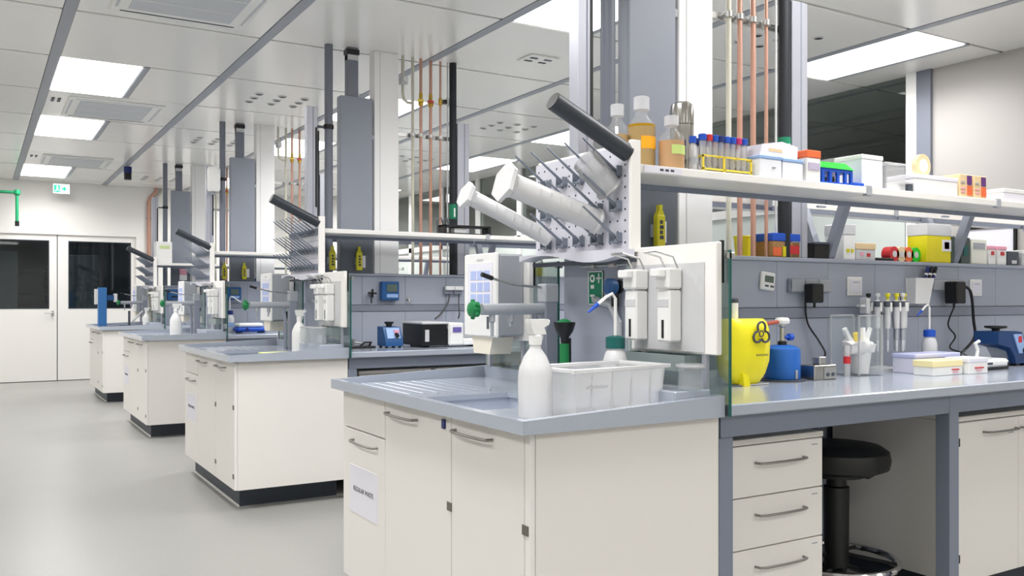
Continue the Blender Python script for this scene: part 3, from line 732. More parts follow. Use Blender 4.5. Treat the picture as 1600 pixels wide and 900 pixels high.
        if q in 'cd':
            MB().lathe([(r, 0), (.02, .01), (.02, .04), (.014, .05), (.014, .09), (r, .1)], (0, 0, 1.24), 12).build('valve', M_BRASS, t)
            MB().box(-.035, .012, -.03, -.02, 1.27, 1.285).build('valve_lever', (M_YRACK if q == 'c' else M_RED), t)
        if q == 'e': MB().lathe([(r, 0), (.015, .01), (.015, .05), (r, .06)], (0, 0, 1.26), 12).build('valve', M_BRASS, t)
        if q == 'f': MB().lathe([(r, 0), (.012, .01), (.012, .06), (r, .07)], (0, 0, 1.26), 10).build('valve', M_STEEL, t); MB().box(-.035, -.01, -.015, .015, 1.28, 1.31).build('gauge', M_BLACK, t)
    t = T('insulated_pipe', 'black insulated pipe with green tag above %s' % nm, 'pipe', (3.06, yc - .01, 1.41), group='black insulated pipes')
    MB().cyl((0, 0, 0), (0, 0, H - 1.41), .027, n=16).build('pipe', M_BPIPE, t)
    MB().cyl((0, 0, .42), (0, 0, .53), .0285, n=16).build('green_tag', M_SIGN, t)
    MB().box(-.006, .006, -.0295, -.028, .435, .50).build('tag_print', M_WHITE, t)
    t = T('pipe_clamp_rail', 'steel clamp rail holding the pipes above %s' % nm, 'rail', (2.61, yc + .04, 2.42), group='pipe clamp rails')
    B(0, .48, -.008, .012, 0, .03, .002).build('rail', M_STEEL, t)
    for x_ in (2.735, 2.80, 2.88, 2.96, 3.06):
        MB().lathe([(.016, -.012), (.02, -.012), (.02, .012), (.016, .012)], (x_ - 2.61, -.04, .015), 12).build('clamp_ring', M_STEEL, t)
        B(x_ - 2.61 - .006, x_ - 2.61 + .006, -.03, -.006, .008, .022).build('clamp_stem', M_STEEL, t)
    # --- yellow lettered bottles hung on the duct and the pipe
    if i < 3:
        for k, (dx, zz) in enumerate(((2.29, 1.43), (2.095, 1.43))):
            if k == 1 and i == 0: continue
            t = T('yellow_bottle', 'yellow bottle with dark lettering hung on the %s of %s' % (('duct', 'waste pipe')[k], nm), 'bottle', (dx, yc - .075, zz), group='yellow lettered bottles')
            B(-.021, .021, -.014, .014, 0, .125, .004).build('bottle_body', M_YTAG, t)
            MB().prism([(-.018, .125), (.018, .125), (.008, .145), (.008, .165), (-.008, .165), (-.008, .145)], 'y', -.01, .01).build('bottle_neck', M_YTAG, t)
            for q in range(4): B(-.009, .009 - .004 * (q % 2), -.0155, -.0138, .03 + q * .02, .044 + q * .02).build('printed_letter', M_INK, t)
            if k == 0: B(.026, .058, .024, .03, .02, .105, .001).build('white_card', M_PAPER, t)
            B(-.02, .02, .014, .05, .04, .09).build('hanger', M_MGREY, t)
for i in range(4): bench(i)

# ---------------------------------------------------------------- under the nearest desk
Y0 = BY[0]
def drawer_unit(label, loc, w_, d_, z0, z1, n, blk=True):
    t = T('drawer_unit', label, 'drawer unit', loc, group='drawer units under the desks')
    B(.0, w_, .02, d_, z0, z1 - .022, .002).build('carcass', M_LAM, t)
    B(-.002, w_ + .002, -.002, d_, z1 - .02, z1, .002).build('top_board', M_LAM, t)
    hh = (z1 - .024 - z0) / n
    for k in range(n):
        a = z0 + k * hh
        f_ = B(.001, w_ - .001, 0, .019, a + .004, a + hh, .002).build('drawer_front', M_LAM, t)
        bow_handle(f_, (w_ * .3, 0, a + hh * .66), (w_ * .79, 0, a + hh * .66), (0, -.028, 0), .0045)
        B(w_ - .055, w_ - .028, -.001, 0, a + hh - .022, a + hh - .018).build('label_mark', M_MGREY, f_)
    return t
drawer_unit('white drawer unit left of the black stool', (2.055, Y0 + .11, 0), .47, .52, .06, .768, 4)
for k in range(4):
    xx = (2.09, 2.46)[k % 2]; yy = (Y0 + .17, Y0 + .58)[k // 2]
# cabinet right of the stool
t = T('base_cabinet', 'cream base cabinet under the desk at the right edge', 'cabinet', (3.31, Y0 + .11, 0), group='base cabinets under the desks')
B(0, .85, .02, .60, .10, .74, .002).build('carcass', M_LAM, t); B(.02, .83, .06, .55, 0, .10).build('plinth', M_PLINTH, t)
B(-.002, .852, -.002, .60, .742, .762, .002).build('top_board', M_LAM, t)
for k in range(2):
    d = B(.002 + k * .424, .423 + k * .424, 0, .019, .102, .736, .002).build('door', M_LAM, t)
    bow_handle(d, (.17 + k * .27, 0, .69), (.40 + k * .27, 0, .69), (0, -.028, 0), .0045)
    B(.35 + k * .42, .39 + k * .42, -.001, 0, .672, .676).build('label_mark', M_MGREY, d)
for z in (.66, .2): B(-.004, .012, -.003, 0, z - .016, z + .016).build('hinge', M_BLACK, t)
# stool
t = T('lab_stool', 'black padded laboratory stool with chrome foot ring under the desk', 'stool', (2.98, Y0 + .42, 0))
MB().lathe([(0, .535), (.17, .538), (.20, .552), (.207, .585), (.20, .618), (.17, .638), (.08, .642), (0, .642)], n=40).build('seat', M_BLACK, t)
MB().lathe([(.03, .50), (.11, .515), (.11, .535), (0, .535)], n=24).build('seat_plate', M_BLACK, t)
MB().tube([(.03, -.03, .515), (.12, -.06, .50), (.17, -.05, .505), (.16, .02, .51), (.05, .03, .515)], .005, 6).build('lever', M_BLACK, t)
MB().lathe([(.047, .14), (.05, .47), (.04, .475), (.036, .52), (.0, .52)], n=20).build('column', M_BLACK, t)
MB().tube([(.235 * math.cos(a * PI / 20), .235 * math.sin(a * PI / 20), .175) for a in range(40)], .013, 8, True).build('foot_ring', M_CHROME, t)
for k in range(5):
    a = k * 2 * PI / 5 + .35; ca, sa = math.cos(a), math.sin(a)
    bs = MB().tube([(.02 * ca, .02 * sa, .13), (.12 * ca, .12 * sa, .105), (.25 * ca, .25 * sa, .07)], [.03, .024, .016], 8).build('base_arm', M_BLACK, t)
    MB().lathe([(.0, 0), (.025, 0), (.025, .02), (.012, .055), (0, .06)], (.24 * ca, .24 * sa, 0), 12).build('glide', M_BLACK, bs)
    if k % 2 == 0: MB().tube([(.04 * ca, .04 * sa, .2), (.23 * ca, .23 * sa, .175)], .008, 6).build('ring_spoke', M_BLACK, t)

# ---------------------------------------------------------------- things on and around the nearest sink
spray_bottle((1.36, 2.135, .886), .28, 'large translucent white spray bottle at the corner of the nearest sink', .2)
t = T('plastic_tub', 'clear plastic tub with lid rim on the nearest sink worktop', 'tub', (1.605, 2.165, .886), math.radians(7))
hx, hy, hz = .185, .10, .137
tb = MB().add([(-hx + .012, -hy + .01, 0), (hx - .012, -hy + .01, 0), (hx - .012, hy - .01, 0), (-hx + .012, hy - .01, 0), (-hx, -hy, hz), (hx, -hy, hz), (hx, hy, hz), (-hx, hy, hz)], [(0, 3, 2, 1), (0, 1, 5, 4), (1, 2, 6, 5), (2, 3, 7, 6), (3, 0, 4, 7)])
tb.add([(-hx + .016, -hy + .014, .004), (hx - .016, -hy + .014, .004), (hx - .016, hy - .014, .004), (-hx + .016, hy - .014, .004), (-hx + .003, -hy + .003, hz), (hx - .003, -hy + .003, hz), (hx - .003, hy - .003, hz), (-hx + .003, hy - .003, hz)], [(0, 1, 2, 3), (0, 4, 5, 1), (1, 5, 6, 2), (2, 6, 7, 3), (3, 7, 4, 0)])
tb.build('tub_body', M_CLEARP, t)
rm = MB()
for (a, b, c, d) in ((-hx - .014, hx + .014, -hy - .012, -hy + .004), (-hx - .014, hx + .014, hy - .004, hy + .012), (-hx - .014, -hx + .004, -hy + .004, hy - .004), (hx - .004, hx + .014, -hy + .004, hy - .004)): rm.box(a, b, c, d, hz - .006, hz + .006, .002)
rm.build('rim', M_MILK, t)
B(-.14, -.06, -hy - .0015, -hy + .0, .085, .092).build('embossed_mark', M_LGREY, t)
for xx in (-.12, -.04, .04, .12): B(xx, xx + .004, -hy + .002, -hy + .006, .01, hz - .01).build('moulded_rib', M_MILK, t)
# wash bottle with teal cap
def wash_bottle(loc, s, capm, label, tipm, side=-1, group='wash bottles'):
    t = T('wash_bottle', label, 'bottle', loc, 0, group)
    MB().lathe([(0, 0), (.036 * s, 0), (.038 * s, .005), (.038 * s, .125 * s), (.03 * s, .15 * s), (.024 * s, .158 * s), (.024 * s, .165 * s)], n=24).build('bottle_body', M_MILK, t)
    MB().lathe([(.029 * s, .162 * s), (.029 * s, .195 * s), (.01 * s, .2 * s)], n=20).build('cap', capm, t)
    MB().tube([(0, 0, .195 * s), (0, 0, .31 * s), (side * .012 * s, 0, .325 * s), (side * .035 * s, 0, .315 * s), (side * .07 * s, 0, .29 * s)], .005 * s, 8).build('spout', M_WHITE, t)
    MB().cyl((side * .065 * s, 0, .294 * s), (side * .10 * s, 0, .27 * s), .007 * s, .003 * s, n=10).build('tip', tipm, t)
    B(-.026 * s, .026 * s, -.0395 * s, -.0375 * s, .05 * s, .09 * s).build('printed_label', M_PBLUE, t)
    return t
wash_bottle((1.80, 2.335, .886), 1.1, M_TEAL, 'white wash bottle with dark teal cap behind the clear tub', M_BBLUE)
# gas valve blue knob
t = T('gas_valve', 'round blue valve knob on the grey end panel beside the soap dispensers', 'valve', (1.965, 2.525, 1.27))
MB().lathe([(.012, 0), (.012, -.02), (.028, -.024), (.03, -.05), (.02, -.056)], ax='x', n=16).build('knob', M_BLUE, t); B(-.03, -.01, -.012, .012, -.07, -.02, .003).build('outlet', M_BLACK, t); MB().cyl((0, 0, 0), (-.012, 0, 0), .025).build('flange', M_BLACK, t)
# glass dish
t = T('glass_beaker', 'small clear glass beaker on the ledge beside the glass screen', 'beaker', (1.855, 2.035, .951))
MB().lathe([(0, .002), (.038, .002), (.038, .06), (.045, .072), (.0435, .073), (.036, .06), (.036, .004), (0, .004)], n=28).build('beaker_wall', M_CLEAR2, t)
MB().lathe([(.044, .066), (.047, .07), (.046, .078), (.042, .078)], n=28).build('rim', M_CLEARP, t)
# small bottle labels under the panel
t = T('drain_plug_box', 'small white box with pink mark under the soap dispensers', 'box', (1.865, 2.405, .886))
B(-.02, .02, -.03, .03, 0, .075, .003).build('box_body', M_LGREY, t); B(-.0215, -.02, -.022, .0, .03, .055).build('pink_mark', M_PINK, t)

# measuring cylinders on the pegs
def cylinder(p0, p1, r, fr, label, m, foot=True):
    p0 = Vector(p0); p1 = Vector(p1); L_ = (p1 - p0).length
    t = T('measuring_cylinder', label, 'cylinder', p0, group='plastic cylinders on the drying rack')
    q = Vector((0, 0, 1)).rotation_difference((p1 - p0).normalized()); t.rotation_mode = 'QUATERNION'; t.rotation_quaternion = q
    MB().lathe([(r * 1.12, 0), (r * 1.12, .006), (r, .012), (r, L_ - .03), (r - .003, L_ - .03), (r - .003, .004)], n=28).build('tube_wall', m, t)
    if foot:
        MB().lathe([(r, L_ - .035), (r * 1.2, L_ - .02), (fr, L_ - .008), (fr, L_ + .006), (0, L_ + .006)], n=6).build('foot', m, t)
    for k in range(6):
        z = .06 + k * (L_ - .14) / 6; MB().box(-.015, .015, -r - .0012, -r + .001, z, z + .002).build('graduation', M_LGREY, t)
    return t
cylinder((1.872, 2.85, 1.46), (1.52, 2.857, 1.605), .03, .052, 'slim translucent measuring cylinder, leftmost on the nearest rack', M_MILK)
cylinder((1.868, 2.53, 1.50), (1.50, 2.546, 1.615), .041, .072, 'large translucent measuring cylinder, middle of the nearest rack', M_MILK)
cylinder((1.88, 2.47, 1.61), (1.75, 2.47, 1.72), .048, .055, 'short clear beaker hung on the top pegs of the nearest rack', M_CLEARP, False)

# ---------------------------------------------------------------- things on the nearest desk
Z = WZ
# yellow biohazard bag on its stand
t = T('biohazard_bag', 'yellow biohazard waste bag on wire stand beside the glass screen', 'bag', (2.485, 2.44, Z))
rows = [(0.0, .05, .03), (.012, .072, .042), (.045, .098, .056), (.09, .108, .064), (.16, .11, .066), (.21, .106, .062), (.238, .102, .05), (.25, .098, .036)]
n = 28; bv = []; bf = []
for a, (z, rx, ry) in enumerate(rows):
    for k in range(n):
        an = 2 * PI * k / n; wv_ = 1 + .035 * math.sin(5 * an + a) + .02 * math.sin(9 * an - a * 2)
        c_, s_ = math.cos(an), math.sin(an)
        bv.append((math.copysign(abs(c_) ** .7, c_) * rx * wv_, math.copysign(abs(s_) ** .7, s_) * ry * wv_, z))
for a in range(len(rows) - 1):
    for k in range(n): bf.append((a * n + k, a * n + (k + 1) % n, (a + 1) * n + (k + 1) % n, (a + 1) * n + k))
bf.append(tuple(range(n))[::-1]); bf.append(tuple(range((len(rows) - 1) * n, len(rows) * n)))
MB().add(bv, bf).build('bag', M_YEL, t)
bio = MB()
for k in range(3):
    a = PI / 2 + k * 2 * PI / 3
    cx, cz = .026 + .024 * math.cos(a), .195 + .024 * math.sin(a)
    bio.tube([(cx + .02 * math.cos(u), -.071, cz + .02 * math.sin(u)) for u in [a + PI + .9 + (2 * PI - 1.8) * q / 12 for q in range(13)]], .0045, 5)
bio.tube([(.026 + .011 * math.cos(u * PI / 6), -.071, .195 + .011 * math.sin(u * PI / 6)) for u in range(12)], .0025, 5, True)
bio.build('hazard_symbol', M_INK, t)
text('BIOHAZARD', .011, M_INK, t, (.03, -.0715, .115), '-y')
MB().prism([(-.05, -.0), (-.02, -.0), (-.03, .04), (-.06, .05)], 'y', -.06, -.03).build('bag_corner', M_YEL, t)
B(-.06, .09, -.05, .05, -.0, .006, .002).build('stand_base', M_STEEL, t)
MB().tube([(.0, .05, 0), (.0, .03, .245), (.08, .0, .245), (0, -.03, .245), (-.08, 0, .245), (0, .03, .245)], .003, 6).build('wire_stand', M_STEEL, t)
t = T('pipette_tube', 'white tube with dark tip standing in the yellow bag', 'tube', (2.475, 2.47, Z + .24))
MB().cyl((0, 0, 0), (0, 0, .072), .013).build('tube', M_WHITE, t); MB().lathe([(.014, .07), (.014, .085), (.006, .09)], n=14).build('tip', M_DGREY, t)
# gas burner
t = T('gas_burner', 'blue gas cartridge burner with silver head on the nearest desk', 'burner', (2.755, 2.49, Z))
MB().lathe([(0, 0), (.095, 0), (.095, .006), (.0, .008)], n=30).build('base_plate', M_DGREY, t)
MB().lathe([(.07, .008), (.071, .012), (.071, .118), (.068, .128), (.05, .138), (.03, .142), (0, .142)], n=32).build('cartridge_holder', M_GASBLUE, t)
MB().lathe([(.018, .14), (.018, .155), (.01, .158)], n=16).build('collar', M_BLACK, t)
MB().lathe([(.010, .155), (.010, .21), (.014, .215), (.014, .225)], n=14).build('burner_tube', M_STEEL, t)
MB().lathe([(.014, .222), (.028, .228), (.03, .24), (.024, .25), (0, .252)], n=18).build('burner_head', M_WHITE, t)
MB().lathe([(.006, 0), (.006, .02), (.014, .024), (.014, .044), (.008, .048)], (.012, 0, .172), 12, 'x').build('valve_knob', M_BBLUE, t)
MB().cyl((-.15, -.01, .222), (-.01, 0, .235), .008, n=10).build('handle_rod', mat('rod_redbrown', (180, 84, 66), .4, ns=30, na=.08), t)
B(-.006, .006, -.075, -.07, .01, .045, .001).build('clip', M_STEEL, t)
# steel foot switch
t = T('foot_switch', 'small steel switch box with knob beside the blue burner', 'switch', (2.925, 2.45, Z))
B(-.075, .055, -.04, .04, 0, .06, .003).build('housing', M_STEELB, t); B(-.02, .05, -.043, -.04, .006, .05).build('front_plate', M_STEEL, t); B(-.02, .02, -.02, .02, .06, .092, .004).build('knob', M_STEEL, t)
for a in (0, .03): MB().cyl((-.0 + a, -.046, .022), (-.0 + a, -.043, .022), .008, n=10).build('button', M_DGREY, t)
cable('power_cable', 'thin black cable from wall plug down to the steel switch box', [(3.15, 2.715, 1.22), (3.16, 2.71, 1.12), (3.21, 2.69, 1.04), (3.19, 2.64, .98), (3.05, 2.6, .94), (2.95, 2.56, .915), (2.90, 2.53, .93), (2.89, 2.49, .93)], .0045, group='black cables')
# acrylic tip box
t = T('acrylic_box', 'open clear acrylic box holding white pipette tips', 'box', (3.23, 2.51, Z))
x_, y_ = .078, .075
B(-x_, x_, -y_, y_, 0, .005).build('floor_plate', M_ACRYL, t)
for (a, b, c, d) in ((-x_, x_, -y_, -y_ + .005), (-x_, x_, y_ - .005, y_), (-x_, -x_ + .005, -y_, y_), (x_ - .005, x_, -y_, y_)): B(a, b, c, d, .005, .255).build('acrylic_wall', M_ACRYL, t)
for a in (-x_, x_ - .006):
    for c in (-y_, y_ - .006): B(a, a + .006, c, c + .006, .005, .258).build('acrylic_edge', M_CLEARP, t)
for (a, b, c, d) in ((-x_, x_, -y_, -y_ + .006), (-x_, x_, y_ - .006, y_)): B(a, b, c, d, .252, .258).build('acrylic_edge', M_CLEARP, t)
t = T('tip_cup', 'white paper cup inside the acrylic box', 'cup', (3.25, 2.505, Z + .006))
MB().lathe([(.034, 0), (.05, .125), (.052, .13), (.048, .13), (.032, .004), (0, .004)], n=20).build('cup', M_WATER, t); MB().lathe([(.052, .122), (.055, .13), (.05, .136)], n=20).build('rim', M_WHITE, t)
for k, (dx, dy, tx, ty, m_) in enumerate(((-.02, 0, -.07, .01, M_WHITE), (0, .01, -.03, -.01, M_YRACK), (.01, -.01, .02, .02, M_WHITE), (-.01, .0, -.05, .03, M_WHITE), (.015, .01, .05, -.01, M_WHITE), (0, 0, -.015, .02, M_TAN))):
    t = T('tissue_strip', ('crumpled white strip leaning left in the paper cup', 'yellow strip standing in the paper cup', 'white strip rising straight from the paper cup', 'short white strip behind the others in the cup', 'white strip leaning right out of the cup', 'pale tan strip beside the yellow one in the cup')[k], 'strip', (3.25 + dx, 2.505 + dy, Z + .09))
    MB().tube([(0, 0, 0), (tx * .5, ty * .5, .05), (tx, ty, .11 - .02 * (k % 2))], [.008, .014, .011], 6).build('strip', m_, t)
t = T('crumpled_bag', 'crumpled white plastic bag over the rim of the paper cup', 'bag', (3.235, 2.505, Z + .12))
cv = []; cf = []; nn = 16
for a in range(6):
    for k in range(nn):
        an = 2 * PI * k / nn; rr = (.03, .058, .066, .06, .045, .02)[a] * (1 + .28 * (random.random() - .5)); cv.append((rr * math.cos(an) * 1.15, rr * math.sin(an) * .95, (-.03, -.02, .005, .02, .03, .025)[a] + .02 * (random.random() - .5)))
for a in range(5):
    for k in range(nn): cf.append((a * nn + k, a * nn + (k + 1) % nn, (a + 1) * nn + (k + 1) % nn, (a + 1) * nn + k))
MB().add(cv, cf).build('crumpled_film', M_WATER, t)
t = T('red_cap_vial', 'clear vial with red band hooked on the acrylic box', 'vial', (3.12, 2.47, Z))
MB().lathe([(0, 0), (.014, 0), (.014, .12), (.012, .13), (0, .132)], n=14).build('vial', M_CLEARP, t); MB().cyl((0, 0, .055), (0, 0, .085), .0148, n=14).build('red_band', M_RED, t)
# pipette carousel
t = T('pipette_stand', 'grey carousel stand for pipettes behind the acrylic box', 'stand', (3.55, 2.62, Z))
MB().lathe([(0, 0), (.075, 0), (.075, .012), (.02, .02), (0, .02)], n=28).build('base', M_LGREY, t); MB().cyl((0, 0, .02), (0, 0, .315), .01).build('pole', M_MGREY, t)
MB().lathe([(.02, .265), (.085, .265), (.085, .285), (.02, .285)], n=28).build('carousel_ring', M_MGREY, t)
B(-.16, -.08, -.012, .012, .29, .30).build('side_arm', M_LGREY, t); B(-.13, -.105, -.02, .02, .26, .33, .003).build('side_holder', M_LGREY, t)
for k in range(8):
    a = PI * (1.0 + k / 7.0) if k < 8 else 0
    cx, cy = .094 * math.cos(a), .094 * math.sin(a)
    top = (M_BLACK, M_LGREY, M_YTAG, M_YTAG, M_LGREY, M_YTAG, M_BLACK, M_LGREY)[k]
    p = T('pipette', '%s pipette with %s button hanging on the carousel' % (('leftmost', 'second', 'third', 'fourth', 'fifth', 'sixth', 'seventh', 'rightmost')[k], {'black_plastic': 'black', 'light_grey_plastic': 'grey', 'yellow_tag': 'yellow'}[top.name]), 'pipette', (3.55 + cx, 2.62 + cy, Z + .09), group='pipettes on the carousel')
    MB().lathe([(.0, .0), (.004, .0), (.006, .05), (.006, .1), (.011, .105), (.013, .14), (.013, .2), (.015, .205), (.015, .225), (.008, .23)], n=12).build('pipette_body', M_LGREY, p)
    MB().cyl((0, 0, .05), (0, 0, .1), .0068, n=10).build('shaft_sleeve', M_MGREY, p); MB().lathe([(.0155, .2), (.017, .206), (.017, .22), (.0155, .226)], n=12).build('dark_collar', M_DGREY, p)
    MB().lathe([(.006, .228), (.006, .245), (.011, .246), (.011, .26), (.0, .262)], n=12).build('plunger_button', top, p)
    B(-.004, .004, -.022, -.01, .18, .22, .002).build('finger_hook', M_WHITE, p)
wash_bottle((3.83, 2.57, Z), .92, M_BBLUE, 'white wash bottle with bright blue cap behind the white boxes', M_BBLUE)
simple_box('tip_rack_box', 'lilac white lidded plastic box on the desk before the wash bottle', 'box', 3.48, 3.80, 2.40, 2.515, Z, .085, mat('lilac_plastic', (226, 226, 242), .35, ns=12, na=.02), .018, mat('lilac_lid', (196, 200, 236), .35, ns=12, na=.02), 'boxes on the nearest desk')
simple_box('glove_box', 'low white box with pale yellow top on the desk', 'box', 3.44, 3.645, 2.29, 2.385, Z, .065, M_WHITE, .028, mat('pale_yellow', (250, 236, 180), .5, ns=12, na=.03), 'boxes on the nearest desk', patch=[(.62, .86, .32, .4, M_RED), (.66, .82, .15, .22, M_PINK)])
simple_box('tip_box', 'small white box with red print at the right of the yellow one', 'box', 3.66, 3.80, 2.27, 2.38, Z, .07, M_WHITE, .02, M_PAPER, 'boxes on the nearest desk', patch=[(.3, .75, .34, .42, M_RED), (.4, .65, .18, .25, M_PINK)])
# mini balance
t = T('mini_centrifuge', 'white low device with black foot before the blue vortex mixer', 'device', (4.0, 2.42, Z))
B(-.11, .11, -.07, .07, .012, .05, .012).build('housing', M_WHITE, t); B(-.105, .105, -.066, .066, 0, .012).build('foot', M_BLACK, t)
B(-.07, -.03, -.072, -.07, .026, .036).build('logo_mark', M_INK, t); MB().cyl((.095, -.073, .028), (.095, -.07, .028), .007).build('knob', M_BLACK, t)
MB().tube([(-.04, 0, .05), (-.03, 0, .09), (-.05, 0, .12), (-.02, 0, .13)], .008, 8).build('bracket', M_WHITE, t)
MB().lathe([(.03, .05), (.1, .052), (.09, .085), (.05, .10), (0, .104)], (.02, 0, 0), 24).build('clear_lid', M_ACRYL, t)
def vortex(loc, label, rz=0, s=1.0):
    t = T('vortex_mixer', label, 'vortex mixer', loc, rz, 'vortex mixers')
    MB().prism([(-.06 * s, .01), (.08 * s, .01), (.08 * s, .045 * s), (.035 * s, .13 * s), (-.06 * s, .135 * s)], 'x', -.06 * s, .06 * s).xf(Matrix.Rotation(PI, 4, 'Z')).build('housing', M_BLUE, t)
    MB().add([(-.045 * s, -.072 * s, .06 * s), (.045 * s, -.072 * s, .06 * s), (.045 * s, -.043 * s, .123 * s), (-.045 * s, -.043 * s, .123 * s), (-.045 * s, -.076 * s, .06 * s), (.045 * s, -.076 * s, .06 * s), (.045 * s, -.047 * s, .125 * s), (-.045 * s, -.047 * s, .125 * s)], [(0, 3, 2, 1), (4, 5, 6, 7), (0, 1, 5, 4), (1, 2, 6, 5), (2, 3, 7, 6), (3, 0, 4, 7)]).build('control_panel', M_PBLUE, t)
    B(.005 * s, .04 * s, -.066 * s, -.055 * s, .095 * s, .112 * s).build('red_patch', M_PINK, t)
    MB().cyl((.02 * s, -.085 * s, .075 * s), (.02 * s, -.06 * s, .085 * s), .013 * s).build('dial', M_BLACK, t)
    MB().lathe([(.02 * s, .133 * s), (.02 * s, .15 * s), (.03 * s, .153 * s), (.03 * s, .165 * s), (0, .166 * s)], (0, .01, 0), 18).build('cup_head', M_BLACK, t)
    for a in (-.045 * s, .045 * s):
        for b in (-.06 * s, .04 * s): MB().lathe([(0, 0), (.012, 0), (.01, .012), (0, .012)], (a, b, 0), 10).build('foot', M_BLACK, t)
    return t
t = T('vortex_mixer', 'dark blue tilted vortex mixer at the right end of the nearest desk', 'vortex mixer', (4.32, 2.50, Z), 0, 'vortex mixers')
MB().prism([(-.15, .11), (-.15, .17), (.0, .17), (.05, .165), (.10, .07), (.13, .06), (.13, .012), (.0, .012), (-.01, .045), (-.05, .09)], 'y', -.06, .06).build('housing', mat('vortex_dark_blue', (18, 58, 108), .4, ns=30, na=.06), t)
MB().prism([(-.03, .155), (.04, .155), (.085, .062), (.02, .062)], 'y', -.066, -.06).build('control_panel', M_PBLUE, t)
B(.01, .035, -.069, -.066, .115, .145).build('red_patch', M_RED, t); MB().cyl((.06, -.08, .075), (.06, -.06, .075), .014).build('dial', M_BLACK, t)
MB().lathe([(.018, .168), (.018, .18), (.05, .185), (.05, .195), (0, .197)], (-.07, 0, 0), 24).build('shaker_plate', M_BLACK, t)
for a in (.02, .1): B(a, a + .03, -.05, .05, 0, .012).build('foot', M_BLACK, t)

# things fixed to the nearest service wall
YW = Y0 + .741
def wall_thing(name, label, cat, x0, x1, z0, group=None): return T(name, label, cat, ((x0 + x1) / 2, YW, z0), 0, group)
t = wall_thing('digital_timer', 'tilted white digital timer stuck on the grey wall above the yellow bag', 'timer', 2.87, 2.965, 1.265)
g = MB().box(-.042, .042, -.016, 0, 0, .078, .005).xf(Matrix.Rotation(math.radians(6), 4, 'Y')); g.build('case', M_WHITE, t)
MB().box(-.024, .028, -.018, -.016, .034, .062).xf(Matrix.Rotation(math.radians(6), 4, 'Y')).build('display', M_SCREEN, t)
for a in (-.02, .012): MB().box(a, a + .02, -.018, -.016, .014, .022).xf(Matrix.Rotation(math.radians(6), 4, 'Y')).build('button', M_DGREY, t)
def socket(label, x0, x1, z0, z1, n):
    t = wall_thing('power_socket', label, 'socket', x0, x1, z0, 'bench power sockets'); hw = (x1 - x0) / 2
    B(-hw, hw, -.02, 0, 0, z1 - z0, .004).build('back_box', M_RAIL, t)
    for k in range(n):
        a = -hw + .004 + k * (2 * hw - .004) / n; f_ = B(a, a + (2 * hw - .004) / n - .004, -.03, -.02, .004, z1 - z0 - .004, .004).build('socket_lid', M_MGREY, t)
    return t
socket('grey triple socket strip with black plug on the nearest wall', 3.05, 3.315, 1.255, 1.318, 3)
socket('grey double socket beside the white pen holder', 4.06, 4.34, 1.268, 1.325, 2)
t = wall_thing('plug_adapter', 'black plug adapter in the triple socket strip', 'plug', 3.117, 3.2, 1.21)
B(-.035, .035, -.085, -.03, 0, .085, .006).build('adapter_body', M_BLACK, t); MB().cyl((0, -.06, -.02), (0, -.06, 0), .006).build('strain_relief', M_BLACK, t)
t = wall_thing('plug_adapter', 'black power adapter with thick cable in the double socket', 'plug', 4.14, 4.24, 1.205)
B(-.045, .03, -.10, -.03, 0, .11, .006).build('adapter_body', M_BLACK, t); MB().cyl((-.01, -.06, -.02), (-.01, -.06, 0), .006).build('strain_relief', M_BLACK, t)
cable('power_cable', 'thick black cable looping from the right socket to the desk', [(4.24, 2.69, 1.295), (4.33, 2.68, 1.27), (4.36, 2.68, 1.12), (4.35, 2.67, 1.03), (4.18, 2.64, .95), (4.08, 2.62, .91)], .0075, group='black cables')
cable('power_cable', 'thin dark cable hanging from the black power adapter', [(4.18, 2.67, 1.19), (4.16, 2.69, 1.10), (4.22, 2.69, 1.04), (4.16, 2.68, .985), (4.24, 2.66, .955), (4.30, 2.64, .91)], .004, group='black cables')
for k, (a, b) in enumerate(((3.445, 3.55), (4.40, 4.51))):
    t = wall_thing('wall_switch', 'white square wall plate %s' % ('left of the pen holder', 'at the right end of the grey wall')[k], 'switch', a, b, 1.243, 'white wall plates')
    B(-.052, .052, -.008, 0, 0, .087, .003).build('plate', M_WHITE, t); B(-.04, .04, -.011, -.008, .012, .075, .002).build('rocker', M_PAPER, t); B(-.02, .025, -.0115, -.0105, .06, .064).build('mark', M_MGREY, t)
t = wall_thing('pen_holder', 'white slanted pen holder on the grey wall', 'holder', 3.87, 4.02, 1.205)
MB().add([(-.06, -.05, 0), (.05, -.05, 0), (.05, -.002, 0), (-.06, -.002, 0), (-.07, -.06, .125), (.075, -.06, .125), (.075, -.002, .125), (-.07, -.002, .125)], [(0, 3, 2, 1), (0, 1, 5, 4), (1, 2, 6, 5), (2, 3, 7, 6), (3, 0, 4, 7)]).build('holder_cup', M_WHITE, t)
for k in range(4):
    p = T('marker_pen', ('navy marker pen, leftmost in the white holder', 'dark marker pen, second in the white holder', 'black marker pen with white band, third in the holder', 'navy marker pen, rightmost in the white holder')[k], 'pen', (3.955 + k * .016, YW - .03 - .01 * (k % 2), 1.25), group='marker pens in the holder')
    MB().cyl((0, 0, 0), (.045, 0, .10), .008, n=10).build('pen_body', M_NAVY if k % 3 == 0 else M_BLACK, p); MB().cyl((.045, 0, .10), (.06, 0, .135), .009, n=10).build('pen_cap', M_BLACK if k % 2 else M_NAVY, p); MB().cyl((.042, 0, .094), (.046, 0, .103), .0092, n=10).build('band', M_WHITE, p)

